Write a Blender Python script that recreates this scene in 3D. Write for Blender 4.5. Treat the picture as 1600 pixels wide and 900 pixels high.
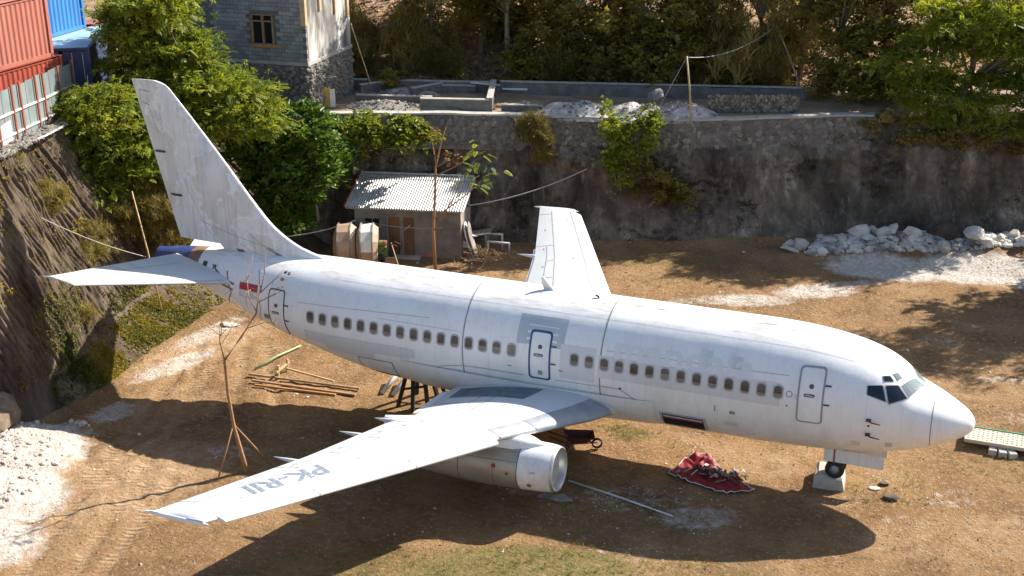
import bpy, math, random
import numpy as np
from mathutils import Matrix, Vector, Euler
for o in list(bpy.data.objects): bpy.data.objects.remove(o)
sc = bpy.context.scene
R = math.radians

# ---------------------------------------------------------------- camera
AZ, EL, RO = -0.395418, -0.368772, -0.01025
f = Vector((math.cos(EL)*math.sin(AZ), math.cos(EL)*math.cos(AZ), math.sin(EL)))
r0 = Vector((math.cos(AZ), -math.sin(AZ), 0)); u0 = r0.cross(f)
r = math.cos(RO)*r0 + math.sin(RO)*u0; u = -math.sin(RO)*r0 + math.cos(RO)*u0
cd = bpy.data.cameras.new('camera'); cam = bpy.data.objects.new('camera', cd)
sc.collection.objects.link(cam); sc.camera = cam
cam.matrix_world = Matrix(((r.x, u.x, -f.x, 1.036), (r.y, u.y, -f.y, -38.822), (r.z, u.z, -f.z, 21.567), (0, 0, 0, 1)))
cd.sensor_width = 36; cd.lens = 36*2086.35/1600; cd.clip_start = .5; cd.clip_end = 900
# ---------------------------------------------------------------- light
SAZ, SEL = R(52), R(37.5)
L = Vector((math.cos(SEL)*math.cos(SAZ), math.cos(SEL)*math.sin(SAZ), math.sin(SEL)))
w = bpy.data.worlds.new('World'); sc.world = w; w.use_nodes = True
nt = w.node_tree; bgn = nt.nodes['Background']
sky = nt.nodes.new('ShaderNodeTexSky'); sky.sky_type = 'NISHITA'; sky.sun_disc = False
sky.sun_elevation = SEL; sky.sun_rotation = math.atan2(L.x, L.y)
nt.links.new(sky.outputs[0], bgn.inputs[0]); bgn.inputs[1].default_value = .088
sd = bpy.data.lights.new('sun', 'SUN'); sd.energy = 5; sd.angle = R(.5); sd.color = (1, .94, .84)
so = bpy.data.objects.new('sun', sd); sc.collection.objects.link(so)
so.rotation_euler = L.to_track_quat('Z', 'Y').to_euler()
sc.view_settings.view_transform = 'Standard'; sc.view_settings.look = 'None'
sc.view_settings.exposure = 1.1; sc.view_settings.gamma = 1

# ---------------------------------------------------------------- helpers
COL = sc.collection
def rng(s): return np.random.RandomState(s)
class MB:
    def __init__(s): s.v = []; s.f = []; s.mi = []; s.m = 0
    def add(s, vs, fs):
        n = len(s.v); s.v += [tuple(map(float, p)) for p in vs]; s.f += [tuple(i+n for i in q) for q in fs]; s.mi += [s.m]*len(fs); return s
    def box(s, c, d, rz=0, bev=0, mtx=None):
        x, y, z = d[0]/2, d[1]/2, d[2]/2
        if bev:
            b = bev; vs = []
            for sz, k in ((-z, 1), (-z+b, 0), (z-b, 0), (z, 1)):
                e = b if k else 0
                vs += [(-x+e, -y+e, sz), (x-e, -y+e, sz), (x-e, y-e, sz), (-x+e, y-e, sz)]
            fs = [(3, 2, 1, 0), (12, 13, 14, 15)]
            for a in range(3):
                for i in range(4): j = (i+1) % 4; fs.append((a*4+i, a*4+j, a*4+4+j, a*4+4+i))
        else:
            vs = [(-x, -y, -z), (x, -y, -z), (x, y, -z), (-x, y, -z), (-x, -y, z), (x, -y, z), (x, y, z), (-x, y, z)]
            fs = [(3, 2, 1, 0), (4, 5, 6, 7), (0, 1, 5, 4), (1, 2, 6, 5), (2, 3, 7, 6), (3, 0, 4, 7)]
        if mtx is None: mtx = Matrix.Translation(c) @ Matrix.Rotation(rz, 4, 'Z')
        return s.add([mtx @ Vector(p) for p in vs], fs)
    def beam(s, a, b, wd, ht=None, bev=0):
        a = Vector(a); b = Vector(b); d = b-a; ht = ht or wd
        q = d.to_track_quat('X', 'Z'); m = Matrix.Translation((a+b)/2) @ q.to_matrix().to_4x4()
        return s.box(None, (d.length, wd, ht), mtx=m, bev=bev)
    def tube(s, pts, rad, n=8, cap=True):
        pts = [Vector(p) for p in pts]
        if not hasattr(rad, '__len__'): rad = [rad]*len(pts)
        vs = []; fs = []; k = len(pts)
        for i, p in enumerate(pts):
            t = (pts[min(i+1, k-1)]-pts[max(i-1, 0)]).normalized()
            a = Vector((0, 0, 1)) if abs(t.z) < .9 else Vector((1, 0, 0))
            e1 = t.cross(a).normalized(); e2 = t.cross(e1)
            for j in range(n):
                th = 2*math.pi*j/n; vs.append(p+(e1*math.cos(th)+e2*math.sin(th))*rad[i])
        for i in range(k-1):
            for j in range(n): fs.append((i*n+j, i*n+(j+1) % n, (i+1)*n+(j+1) % n, (i+1)*n+j))
        if cap: fs.append(tuple(range(n))[::-1]); fs.append(tuple((k-1)*n+j for j in range(n)))
        return s.add(vs, fs)
    def lathe(s, prof, org, ax=(0, 0, 1), n=24, cap=False):
        ax = Vector(ax).normalized(); a = Vector((0, 0, 1)) if abs(ax.z) < .9 else Vector((1, 0, 0))
        e1 = ax.cross(a).normalized(); e2 = ax.cross(e1); org = Vector(org); vs = []; fs = []
        for (t, rr) in prof:
            for j in range(n):
                th = 2*math.pi*j/n; vs.append(org+ax*t+(e1*math.cos(th)+e2*math.sin(th))*rr)
        for i in range(len(prof)-1):
            for j in range(n): fs.append((i*n+j, i*n+(j+1) % n, (i+1)*n+(j+1) % n, (i+1)*n+j))
        if cap: fs += [tuple(range(n))[::-1], tuple((len(prof)-1)*n+j for j in range(n))]
        return s.add(vs, fs)
    def grid(s, P):
        P = np.asarray(P); a, b = P.shape[:2]
        return s.add(P.reshape(-1, 3), [(i*b+j, i*b+j+1, (i+1)*b+j+1, (i+1)*b+j) for i in range(a-1) for j in range(b-1)])
    def build(s, name, mat, parent=None, smooth=False, **kw):
        me = bpy.data.meshes.new(name); me.from_pydata(s.v, [], s.f)
        ms = mat if isinstance(mat, (list, tuple)) else [mat]
        for m in ms: me.materials.append(MT[m] if isinstance(m, str) else m)
        if len(ms) > 1: me.polygons.foreach_set('material_index', s.mi)
        if smooth: me.polygons.foreach_set('use_smooth', [True]*len(me.polygons))
        me.update()
        return link(name, me, parent, **kw)
def npmesh(name, V, F, mat, smooth=False, attr=None):
    me = bpy.data.meshes.new(name); V = np.asarray(V, np.float32); F = np.asarray(F, np.int32); k = F.shape[1]
    me.vertices.add(len(V)); me.vertices.foreach_set('co', V.ravel())
    me.loops.add(F.size); me.loops.foreach_set('vertex_index', F.ravel())
    me.polygons.add(len(F)); me.polygons.foreach_set('loop_start', np.arange(len(F), dtype=np.int32)*k)
    me.update(calc_edges=True)
    me.polygons.foreach_set('use_smooth', np.full(len(F), smooth))
    if attr is not None:
        a = me.color_attributes.new('mask', 'FLOAT_COLOR', 'POINT'); a.data.foreach_set('color', np.asarray(attr, np.float32).ravel())
    me.materials.append(MT[mat]); me.update(); return me
def link(name, me, parent=None, label=None, cat=None, group=None, kind=None):
    o = bpy.data.objects.new(name, me); COL.objects.link(o)
    if parent is not None:
        o.parent = parent
        if parent.type == 'EMPTY': o.matrix_parent_inverse = Matrix.Translation(-parent.location)
    if label: o['label'] = label
    if cat: o['category'] = cat
    if group: o['group'] = group
    if kind: o['kind'] = kind
    return o
def thing(name, loc, label, cat, group=None):
    o = link(name, None, None, label, cat, group); o.location = loc; o.empty_display_size = .3; return o
def copy_tree(o, parent=None):
    c = o.copy(); COL.objects.link(c); c.parent = parent
    for ch in list(o.children): copy_tree(ch, c)
    return c
def jit(mb, k, seed=0):
    g = rng(seed); mb.v = [(a+g.uniform(-k, k), b+g.uniform(-k, k), c+g.uniform(-k, k)) for a, b, c in mb.v]; return mb
def vnoise(x, y, seed=0):
    g = rng(seed).rand(256, 256); xi = np.floor(x).astype(int); yi = np.floor(y).astype(int)
    fx = x-xi; fy = y-yi; fx = fx*fx*(3-2*fx); fy = fy*fy*(3-2*fy)
    a = g[xi % 256, yi % 256]; b = g[(xi+1) % 256, yi % 256]; c = g[xi % 256, (yi+1) % 256]; d = g[(xi+1) % 256, (yi+1) % 256]
    return (a*(1-fx)+b*fx)*(1-fy)+(c*(1-fx)+d*fx)*fy
def fbm(x, y, sc_, oc=4, seed=0):
    x = np.asarray(x, float); y = np.asarray(y, float); t = 0; a = .5; n = 0
    for k in range(oc): t = t+a*(vnoise(x/sc_*2**k+17.3*k, y/sc_*2**k+9.1*k, seed+k)-.5); a *= .5
    return t*2
def sm(a, b, x): t = np.clip((x-a)/(b-a), 0, 1); return t*t*(3-2*t)

# ---------------------------------------------------------------- materials
MT = {}
def nodes(name):
    m = bpy.data.materials.new(name); m.use_nodes = True; t = m.node_tree; b = t.nodes['Principled BSDF']; MT[name] = m
    N = lambda ty, **k: _n(t, ty, k)
    return m, t, b, N
def _n(t, ty, k):
    n = t.nodes.new('ShaderNode'+ty)
    for a, v in k.items():
        if a.startswith('i_'):
            key = a[2:]; n.inputs[int(key) if key.isdigit() else key.replace('_', ' ')].default_value = v
        else: setattr(n, a, v)
    return n
def ramp(t, N, src, stops):
    rp = N('ValToRGB'); cr = rp.color_ramp
    while len(cr.elements) < len(stops): cr.elements.new(.5)
    for e, (p, c) in zip(cr.elements, stops): e.position = p; e.color = tuple(c)+((1,) if len(c) == 3 else ())
    t.links.new(src, rp.inputs[0]); return rp.outputs[0]
def mix(t, N, fac, a, b, mode='MIX'):
    m = N('MixRGB', blend_type=mode)
    for i, x in enumerate((fac, a, b)):
        if isinstance(x, (int, float)): m.inputs[i].default_value = x
        elif isinstance(x, tuple): m.inputs[i].default_value = x+(1,) if len(x) == 3 else x
        else: t.links.new(x, m.inputs[i])
    return m.outputs[0]
def noise(t, N, scale, detail=5, st=(1, 1, 1), rough=.6, coord=None):
    if coord is None: coord = N('TexCoord').outputs['Object']
    mp = N('Mapping'); mp.inputs['Scale'].default_value = st; t.links.new(coord, mp.inputs[0])
    n = N('TexNoise', i_Scale=scale, i_Detail=detail, i_Roughness=rough); t.links.new(mp.outputs[0], n.inputs[0]); return n.outputs[0]
def bump(t, N, b, h, dist=.02, st=.6):
    bn = N('Bump', i_Strength=st, i_Distance=dist); t.links.new(h, bn.inputs['Height']); t.links.new(bn.outputs[0], b.inputs['Normal'])
def mat(name, c1, c2=None, scale=3, rough=.7, bmp=0, metal=0, st=(1, 1, 1), lo=.35, hi=.65, spec=.4, rnd=0, dist=.02):
    m, t, b, N = nodes(name); c2 = c2 or tuple(x*.7 for x in c1)
    co = ramp(t, N, noise(t, N, scale, st=st), [(lo, c1), (hi, c2)])
    if rnd:
        oi = N('ObjectInfo'); v = ramp(t, N, oi.outputs['Random'], [(0, (1-rnd,)*3), (1, (1+rnd*.4,)*3)]); co = mix(t, N, 1., co, v, 'MULTIPLY')
    t.links.new(co, b.inputs['Base Color']); b.inputs['Roughness'].default_value = rough; b.inputs['Metallic'].default_value = metal
    b.inputs['Specular IOR Level'].default_value = spec
    if bmp: bump(t, N, b, noise(t, N, scale*5, st=st), dist, bmp)
    return m
def leafmat(name, dark, light, trans=.35, rough=.5):
    m, t, b, N = nodes(name)
    a = N('VertexColor', layer_name='mask'); co = ramp(t, N, a.outputs[0], [(0, dark), (1, light)])
    t.links.new(co, b.inputs['Base Color']); b.inputs['Roughness'].default_value = rough; b.inputs['Specular IOR Level'].default_value = .3
    tr = N('BsdfTranslucent'); t.links.new(mix(t, N, 1., co, (1.5, 1.45, .5), 'MULTIPLY'), tr.inputs[0])
    ms = N('MixShader', i_0=trans); t.links.new(b.outputs[0], ms.inputs[1]); t.links.new(tr.outputs[0], ms.inputs[2])
    t.links.new(ms.outputs[0], t.nodes['Material Output'].inputs[0]); return m

# ground: dirt with chalk, grass, olive-dark tone and pale wheel-packed soil laid out by the mask attribute
m, t, b, N = nodes('dirt')
at = N('VertexColor', layer_name='mask'); sp = N('SeparateColor'); t.links.new(at.outputs[0], sp.inputs[0])
co = ramp(t, N, noise(t, N, .30, 9, rough=.68), [(.28, (.145, .082, .038)), (.42, (.245, .135, .058)), (.54, (.335, .192, .084)), (.72, (.43, .285, .155))])
co = mix(t, N, ramp(t, N, noise(t, N, 1.7, 9, rough=.8), [(.50, (0, 0, 0)), (.68, (.6,)*3)]), co, (.15, .088, .042))
co = mix(t, N, ramp(t, N, noise(t, N, .8, 9, (1, 1.5, 1), .8), [(.55, (0, 0, 0)), (.72, (.75,)*3)]), co, (.36, .27, .19))
co = mix(t, N, ramp(t, N, noise(t, N, 5.5, 8, rough=.8), [(.52, (0, 0, 0)), (.64, (.85,)*3)]), co, (.46, .35, .25))
co = mix(t, N, ramp(t, N, noise(t, N, .55, 9, rough=.75), [(.54, (0, 0, 0)), (.69, (.6,)*3)]), co, ramp(t, N, noise(t, N, 9, 6, rough=.8), [(.4, (.12, .10, .045)), (.6, (.24, .19, .10))]))
co = mix(t, N, ramp(t, N, noise(t, N, 26, 4, rough=.7), [(.66, (0, 0, 0)), (.74, (.8,)*3)]), co, (.60, .52, .44))
co = mix(t, N, ramp(t, N, noise(t, N, 14, 5, rough=.8), [(.55, (0, 0, 0)), (.67, (.75,)*3)]), co, (.085, .055, .03))
def masked(chan, nscale, soft, lo=.5):
    ad = N('Math', operation='ADD'); t.links.new(sp.outputs[chan], ad.inputs[0]); t.links.new(noise(t, N, nscale, 8, rough=.72), ad.inputs[1])
    mr = N('MapRange', i_1=lo+.5-soft, i_2=lo+.5+soft); t.links.new(ad.outputs[0], mr.inputs[0]); return mr.outputs[0]
pale = masked(2, 1.1, .22); co = mix(t, N, pale, co, ramp(t, N, noise(t, N, 3., 8), [(.35, (.56, .39, .25)), (.65, (.38, .235, .12))]))
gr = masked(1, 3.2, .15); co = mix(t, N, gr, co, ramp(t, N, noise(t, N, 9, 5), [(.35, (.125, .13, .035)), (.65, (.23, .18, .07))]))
wh = masked(0, 2.4, .16); co = mix(t, N, wh, co, ramp(t, N, noise(t, N, 5, 8, rough=.8), [(.30, (.30, .235, .18)), (.45, (.54, .475, .41)), (.62, (.76, .70, .63))]))
t.links.new(co, b.inputs['Base Color']); b.inputs['Roughness'].default_value = .95; b.inputs['Specular IOR Level'].default_value = .15
# wheel tracks: cleats across the track direction
tc = N('TexCoord'); mp = N('Mapping'); mp.inputs['Rotation'].default_value = (0, 0, R(66)); t.links.new(tc.outputs['Object'], mp.inputs[0])
wv = N('TexWave', bands_direction='X', i_Scale=1.5, i_Distortion=2.4, i_Detail=4.); t.links.new(mp.outputs[0], wv.inputs[0])
mm = N('Math', operation='MULTIPLY'); t.links.new(wv.outputs[1], mm.inputs[0]); m3 = N('Math', operation='MULTIPLY'); t.links.new(at.outputs[1], m3.inputs[0]); t.links.new(ramp(t, N, noise(t, N, 1.1, 5), [(.42, (0, 0, 0)), (.62, (.5,)*3)]), m3.inputs[1]); t.links.new(m3.outputs[0], mm.inputs[1])
n1 = noise(t, N, 7, 10, rough=.75); hh = N('Math', operation='ADD'); t.links.new(mm.outputs[0], hh.inputs[0]); t.links.new(n1, hh.inputs[1])
bump(t, N, b, hh.outputs[0], .14, 1.)

# aircraft paint: white, streaked and chalky
def paint(name, base, dirt, streak=.5):
    m, t, b, N = nodes(name)
    a = ramp(t, N, noise(t, N, .9, 6, (1, 1, .25), .65), [(.48, (0, 0, 0)), (.75, (streak,)*3)])
    s = ramp(t, N, noise(t, N, 7, 5, (1.2, 1.2, .08), .7), [(.52, (0, 0, 0)), (.8, (streak*.75,)*3)])
    co = mix(t, N, a, base, dirt); co = mix(t, N, s, co, tuple(x*.75 for x in dirt))
    sp_ = ramp(t, N, noise(t, N, 22, 3), [(.7, (0, 0, 0)), (.78, (.5,)*3)]); co = mix(t, N, sp_, co, (.35, .3, .25))
    sx = N('SeparateXYZ'); t.links.new(N('TexCoord').outputs['Object'], sx.inputs[0])
    def lines(o_, per, wid, k):
        dv = N('Math', operation='DIVIDE', i_1=per); t.links.new(sx.outputs[o_], dv.inputs[0]); fr = N('Math', operation='FRACT'); t.links.new(dv.outputs[0], fr.inputs[0])
        return ramp(t, N, fr.outputs[0], [(0, (k,)*3), (wid, (0, 0, 0))])
    nf = ramp(t, N, noise(t, N, .7, 4), [(.35, (.25,)*3), (.6, (1,)*3)])
    for o_, per, wid, k in ((0, 1.016, .016, .30), (0, .508, .02, .12), (2, .83, .014, .22)): co = mix(t, N, mix(t, N, 1., lines(o_, per, wid, k), nf, 'MULTIPLY'), co, tuple(x*.45 for x in dirt))
    tp_ = N('MapRange', i_1=4.9, i_2=5.42); t.links.new(sx.outputs[2], tp_.inputs[0]); gm = ramp(t, N, noise(t, N, 1.6, 8, (.35, 1.6, 1), .75), [(.47, (0, 0, 0)), (.64, (.9,)*3)])
    co = mix(t, N, mix(t, N, 1., gm, tp_.outputs[0], 'MULTIPLY'), co, (.42, .36, .29))
    bl_ = N('MapRange', i_1=3.0, i_2=1.6); t.links.new(sx.outputs[2], bl_.inputs[0]); gm = ramp(t, N, noise(t, N, 2.2, 8, (1, 1, .3), .75), [(.42, (.1,)*3), (.7, (.75,)*3)])
    co = mix(t, N, mix(t, N, 1., gm, bl_.outputs[0], 'MULTIPLY'), co, (.50, .43, .35))
    t.links.new(co, b.inputs['Base Color']); b.inputs['Roughness'].default_value = .42; b.inputs['Specular IOR Level'].default_value = .4
    bump(t, N, b, noise(t, N, 1.1, 3, (1, 1, 1.3)), .03, .3); return m
paint('white_paint', (.84, .84, .835), (.64, .615, .57), .5)
paint('wing_paint', (.57, .595, .61), (.50, .50, .48), .5)
paint('patch_paint', (.66, .67, .68), (.55, .55, .54), .6)
paint('grey_patch', (.47, .52, .56), (.6, .62, .63), .8)
m, t, b, N = nodes('fin_paint')
pn = noise(t, N, .42, 5, rough=.55); co = ramp(t, N, pn, [(.40, (.80, .80, .79)), (.47, (.72, .73, .73)), (.49, (.86, .86, .85)), (.52, (.66, .645, .61)), (.6, (.73, .72, .695)), (.7, (.80, .80, .78))])
bl = ramp(t, N, noise(t, N, .8, 6, (1, 1, .45), .7), [(.58, (0, 0, 0)), (.66, (.55,)*3), (.76, (.8,)*3)]); co = mix(t, N, bl, co, (.40, .52, .70))
st_ = ramp(t, N, noise(t, N, 6, 5, (1.3, 1.3, .07), .7), [(.5, (0, 0, 0)), (.8, (.7,)*3)]); co = mix(t, N, st_, co, (.40, .37, .32))
t.links.new(co, b.inputs['Base Color']); b.inputs['Roughness'].default_value = .5; bump(t, N, b, pn, .01, .4)
mat('bare_metal', (.44, .41, .36), (.33, .30, .25), 2, .48, .1, .45, st=(.4, 1, 1))
mat('lip_metal', (.52, .52, .52), (.42, .42, .42), 3, .4, 0, .6)
mat('grey_metal', (.33, .35, .38), (.24, .26, .29), 2, .45, .1, .3)
mat('walk_grey', (.10, .125, .145), (.17, .20, .22), 2.5, .8, .1)
mat('line_dark', (.10, .09, .085), (.05, .045, .04), 3, .8)
mat('line_grey', (.34, .33, .32), (.24, .23, .22), 3, .8)
mat('door_grey', (.32, .34, .37), (.26, .27, .30), 3, .6)
mat('blue_trim', (.035, .075, .20), (.05, .10, .25), 3, .5)
mat('navy_paint', (.028, .045, .15), (.05, .075, .2), 2, .45)
mat('copper_brown', (.30, .17, .11), (.20, .11, .07), 4, .6)
mat('flag_red', (.46, .045, .06), (.38, .05, .06), 4, .5)
mat('flag_white', (.78, .77, .76), None, 3, .5)
mat('ghost_paint', (.70, .71, .74), (.74, .75, .77), 3, .5)
mat('letter_grey', (.17, .20, .25), (.36, .39, .42), 7, .6, lo=.48, hi=.72)
mat('dark_void', (.012, .011, .010), None, 3, .9)
mat('frame_grey', (.50, .49, .47), (.40, .39, .37), 8, .5)
m, t, b, N = nodes('glass_dark'); b.inputs['Base Color'].default_value = (.012, .02, .03, 1); b.inputs['Roughness'].default_value = .08
m, t, b, N = nodes('windshield'); b.inputs['Base Color'].default_value = (.16, .20, .21, 1); b.inputs['Roughness'].default_value = .12
m, t, b, N = nodes('cabin_pane'); t.links.new(ramp(t, N, noise(t, N, 1.7, 3), [(.35, (.055, .045, .038)), (.65, (.11, .095, .08))]), b.inputs['Base Color']); b.inputs['Roughness'].default_value = .25
mat('beige_pane', (.27, .245, .21), (.20, .17, .14), 2, .6)
mat('tyre', (.018, .017, .016), (.035, .032, .03), 9, .85)
mat('concrete', (.46, .43, .38), (.33, .31, .28), 3, .9, .3)
mat('concrete_dark', (.20, .19, .175), (.12, .115, .105), 2.2, .95, .4, dist=.04)
mat('block_grey', (.30, .30, .295), (.235, .235, .23), 4, .92, .3, rnd=.3)
mat('mortar', (.15, .145, .14), (.11, .105, .1), 5, .95, .3)
mat('plaster_streak', (.52, .50, .46), (.13, .12, .11), 1.4, .92, .25, st=(1, 1, .22), lo=.38, hi=.58)
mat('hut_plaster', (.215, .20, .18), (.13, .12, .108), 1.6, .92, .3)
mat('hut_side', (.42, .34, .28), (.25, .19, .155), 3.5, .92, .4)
mat('roof_sheet', (.46, .46, .44), (.36, .355, .34), 1.5, .5, 0, .2, st=(1, .2, 1), rnd=.12)
mat('rust_red', (.36, .10, .06), (.26, .07, .045), 3, .7)
mat('wood', (.38, .235, .125), (.27, .16, .085), 3, .8, .3, st=(1, 1, 1))
mat('wood_pale', (.55, .40, .23), (.42, .29, .16), 3, .8, .3)
mat('wood_orange', (.46, .24, .085), (.34, .17, .065), 4, .8)
mat('wood_grey', (.30, .27, .23), (.20, .18, .155), 4, .85, .3)
mat('door_brown', (.075, .04, .025), (.17, .085, .04), 1.6, .7, .2, st=(1, 1, .4))
mat('bamboo', (.56, .40, .22), (.40, .25, .13), 5, .6)
mat('bamboo_green', (.32, .44, .22), (.26, .36, .17), 5, .6)
mat('young_bark', (.40, .22, .10), (.28, .15, .075), 9, .85, .3)
mat('bark', (.30, .24, .18), (.15, .12, .09), 6, .95, .6, st=(1, 1, .3), dist=.03)
mat('black_steel', (.02, .019, .018), (.04, .035, .03), 4, .7)
mat('white_pvc', (.72, .71, .68), (.6, .58, .54), 4, .5)
mat('cable', (.45, .44, .42), (.38, .37, .35), 4, .7)
mat('cont_red', (.44, .155, .11), (.36, .115, .08), 1.2, .6, 0, st=(1, 1, .3))
mat('cont_red_dark', (.40, .075, .04), (.29, .055, .035), 1.6, .6, 0, st=(1, 1, .3))
mat('cont_blue', (.055, .24, .58), (.045, .18, .46), 1.2, .55, 0, st=(1, 1, .3))
mat('cont_navy', (.035, .05, .115), (.05, .075, .15), 2, .6)
mat('cont_roof', (.33, .47, .55), (.24, .36, .44), 1.4, .6)
mat('fence_sheet', (.27, .32, .31), (.19, .225, .22), 1.1, .6, 0, .15, st=(1, 1, .5), rnd=.25)
mat('rail_pale', (.58, .56, .50), (.48, .45, .4), 3, .8)
mat('tarp_red', (.30, .022, .03), (.19, .016, .022), 3, .6, .1)
mat('tarp_white', (.75, .68, .64), None, 3, .6)
mat('tan_shell', (.46, .32, .215), (.36, .24, .155), 1.8, .6, .1)
mat('white_shell', (.76, .74, .70), (.6, .57, .52), 2.5, .5)
mat('machine_green', (.13, .20, .05), (.09, .13, .04), 5, .6)
mat('machine_red', (.42, .05, .035), None, 5, .5)
mat('yellow_board', (.68, .47, .085), (.55, .40, .10), 3, .6)
mat('barrow', (.10, .035, .03), (.07, .03, .026), 5, .7)
mat('rock_white', (.64, .60, .54), (.47, .43, .38), 2.2, .92, .6, rnd=.22, dist=.05)
mat('rock_grey', (.34, .31, .27), (.20, .18, .155), 3, .92, .6, rnd=.4, dist=.04)
mat('chalk_stone', (.60, .53, .46), (.42, .36, .30), 2.2, .92, .5, rnd=.2, dist=.04)
mat('dark_earth', (.10, .072, .05), (.055, .04, .03), 3, .95, .6, dist=.05)
mat('wall_stone', (.34, .285, .225), (.20, .165, .13), 2.2, .92, .6, rnd=.45, dist=.04)
mat('rubble_mix', (.62, .58, .52), (.22, .19, .16), .9, .92, .5, lo=.42, hi=.6, dist=.04)
mat('rock_brown', (.26, .19, .13), (.14, .10, .07), 3, .92, .6, rnd=.3, dist=.04)
mat('gravel_grey', (.56, .53, .49), (.34, .31, .28), 1.6, .95, .9, dist=.08)
mat('walk_plank', (.50, .44, .36), (.40, .35, .28), 3, .7)
mat('green_edge', (.06, .30, .16), None, 3, .6)
mat('straw', (.42, .27, .13), (.30, .18, .085), 5, .9)
mat('trash_pale', (.62, .58, .52), (.45, .42, .38), 5, .8)
mat('roof_grey', (.12, .12, .12), (.2, .2, .2), 3, .8)
# earth bank: rilled brown soil; cliff: dark earth with pale scars
m, t, b, N = nodes('bank_soil')
co = ramp(t, N, noise(t, N, 1.0, 8, (1, 1, .35), .7), [(.34, (.06, .043, .032)), (.48, (.13, .097, .071)), (.6, (.20, .152, .112)), (.74, (.30, .24, .185))])
co = mix(t, N, ramp(t, N, noise(t, N, .45, 6), [(.55, (0, 0, 0)), (.75, (.6,)*3)]), co, (.24, .16, .10))
at = N('VertexColor', layer_name='mask'); sp = N('SeparateColor'); t.links.new(at.outputs[0], sp.inputs[0])
gr = masked(1, 2.5, .15); co = mix(t, N, gr, co, ramp(t, N, noise(t, N, 6, 5), [(.35, (.11, .13, .03)), (.65, (.20, .16, .06))]))
t.links.new(co, b.inputs['Base Color']); b.inputs['Roughness'].default_value = .95; b.inputs['Specular IOR Level'].default_value = .1
bump(t, N, b, noise(t, N, 4.0, 10, (1, 2.2, .4), .78), .16, 1.)
m, t, b, N = nodes('cliff_earth')
co = ramp(t, N, noise(t, N, .55, 9, (1, 1, .4), .72), [(.34, (.055, .043, .033)), (.48, (.13, .102, .078)), (.58, (.23, .18, .135)), (.67, (.46, .39, .32))])
co = mix(t, N, ramp(t, N, noise(t, N, 2.6, 6, (1, 1, .22), .7), [(.56, (0, 0, 0)), (.72, (.75,)*3)]), co, (.36, .32, .285))
t.links.new(co, b.inputs['Base Color']); b.inputs['Roughness'].default_value = .95; b.inputs['Specular IOR Level'].default_value = .1
bump(t, N, b, noise(t, N, 3, 10, (1, 1, .5), .75), .15, .9)
mat('terrace_soil', (.20, .135, .085), (.32, .235, .16), .8, .95, .6, dist=.06)
mat('litter', (.42, .28, .165), (.17, .11, .066), 1.6, .95, .8, dist=.08, lo=.4, hi=.6)
leafmat('leaf_bright', (.055, .10, .014), (.33, .34, .035), .42)
leafmat('leaf_vine', (.03, .075, .014), (.15, .23, .03), .3, .4)
leafmat('leaf_olive', (.12, .105, .04), (.46, .36, .14), .52)
leafmat('leaf_forest', (.075, .08, .026), (.42, .35, .11), .6, .35)
leafmat('leaf_scrub', (.03, .032, .014), (.13, .11, .05), .3)
leafmat('leaf_dry', (.16, .085, .035), (.34, .21, .09), .3)
leafmat('leaf_rust', (.15, .11, .03), (.26, .21, .045), .3)
leafmat('leaf_ground', (.06, .085, .016), (.36, .27, .05), .35)
leafmat('grass_blade', (.12, .13, .025), (.34, .27, .09), .35)
leafmat('leaf_litter', (.17, .095, .05), (.56, .36, .21), .1)

# ================================================================ TERRAIN
def blobs(x, y, L_):
    m = np.zeros_like(x)
    for bx, by, rx, ry, a, k in L_:
        ca, sa = math.cos(R(a)), math.sin(R(a)); dx, dy = x-bx, y-by
        d = np.sqrt(((dx*ca+dy*sa)/rx)**2+((-dx*sa+dy*ca)/ry)**2); m = np.maximum(m, k*(1-sm(.45, 1.15, d)))
    return m
def seg(x, y, a, b, wd):
    ax, ay = a; bx, by = b; dx, dy = bx-ax, by-ay; t_ = np.clip(((x-ax)*dx+(y-ay)*dy)/(dx*dx+dy*dy), 0, 1)
    return 1-sm(wd*.6, wd, np.hypot(x-ax-t_*dx, y-ay-t_*dy))
WHITE = [(-29.6, -7.6, 2.2, 2.6, 20, .75), (-28.2, -10.2, 2.2, 2.6, 40, .7), (-27.3, -13, 2.6, 2.2, 30, .7), (-29.2, -4.2, 1.0, 1.4, 0, .55), (-29.6, 0.2, .9, 3.0, -15, .56), (-30.2, 3.4, .9, 2.8, -12, .54),
         (-23.6, -5.1, 1.2, .7, 20, .42), (-25.6, -3.0, .8, .6, 0, .3), (-7.6, -3.5, 2.0, 1.1, 30, .46), (-9.8, -3.2, 3.0, 1.4, 15, .36), (-13.5, -3.8, 2.4, 1.0, 15, .32), (-16.5, -1.8, 2.4, 1.0, 10, .3), (-10.4, 15.0, 3.0, 1.1, 22, .55), (-12.6, 14.0, 1.6, .6, 20, .42), (-7.8, 17.2, 2.6, 1.3, 30, .58), (-5.2, 21.0, 3.8, 1.9, 8, .72),
         (-1.5, 22.2, 4, 2.2, 15, .7), (2.5, 22.4, 4, 2.6, 15, .7), (-6.5, 18.6, 2.2, .6, 30, .5), (-2.0, 13.3, 1.6, .5, 10, .38), (.6, 10.4, 1.8, .6, 10, .42), (1.5, 7.2, 2.0, .8, 0, .36), (-.4, .5, 1.4, 1.0, 30, .36), (-1.7, -1.6, 1.0, 1.0, 30, .34),
         (-8.8, -6.2, 2.2, .8, 20, .32), (-3.3, -.6, .9, .8, 0, .3), (-2.3, 2.0, 1.4, .8, 0, .26), (-11, .2, 1.4, .5, 10, .26), (-18, .6, 1.2, .6, 0, .3), (-12, -4.5, 3, 1.4, 10, .2), (-19.5, -2.8, 2.0, 1.0, 10, .24), (-31, -6.2, 1.0, .8, 0, .45)]
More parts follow.
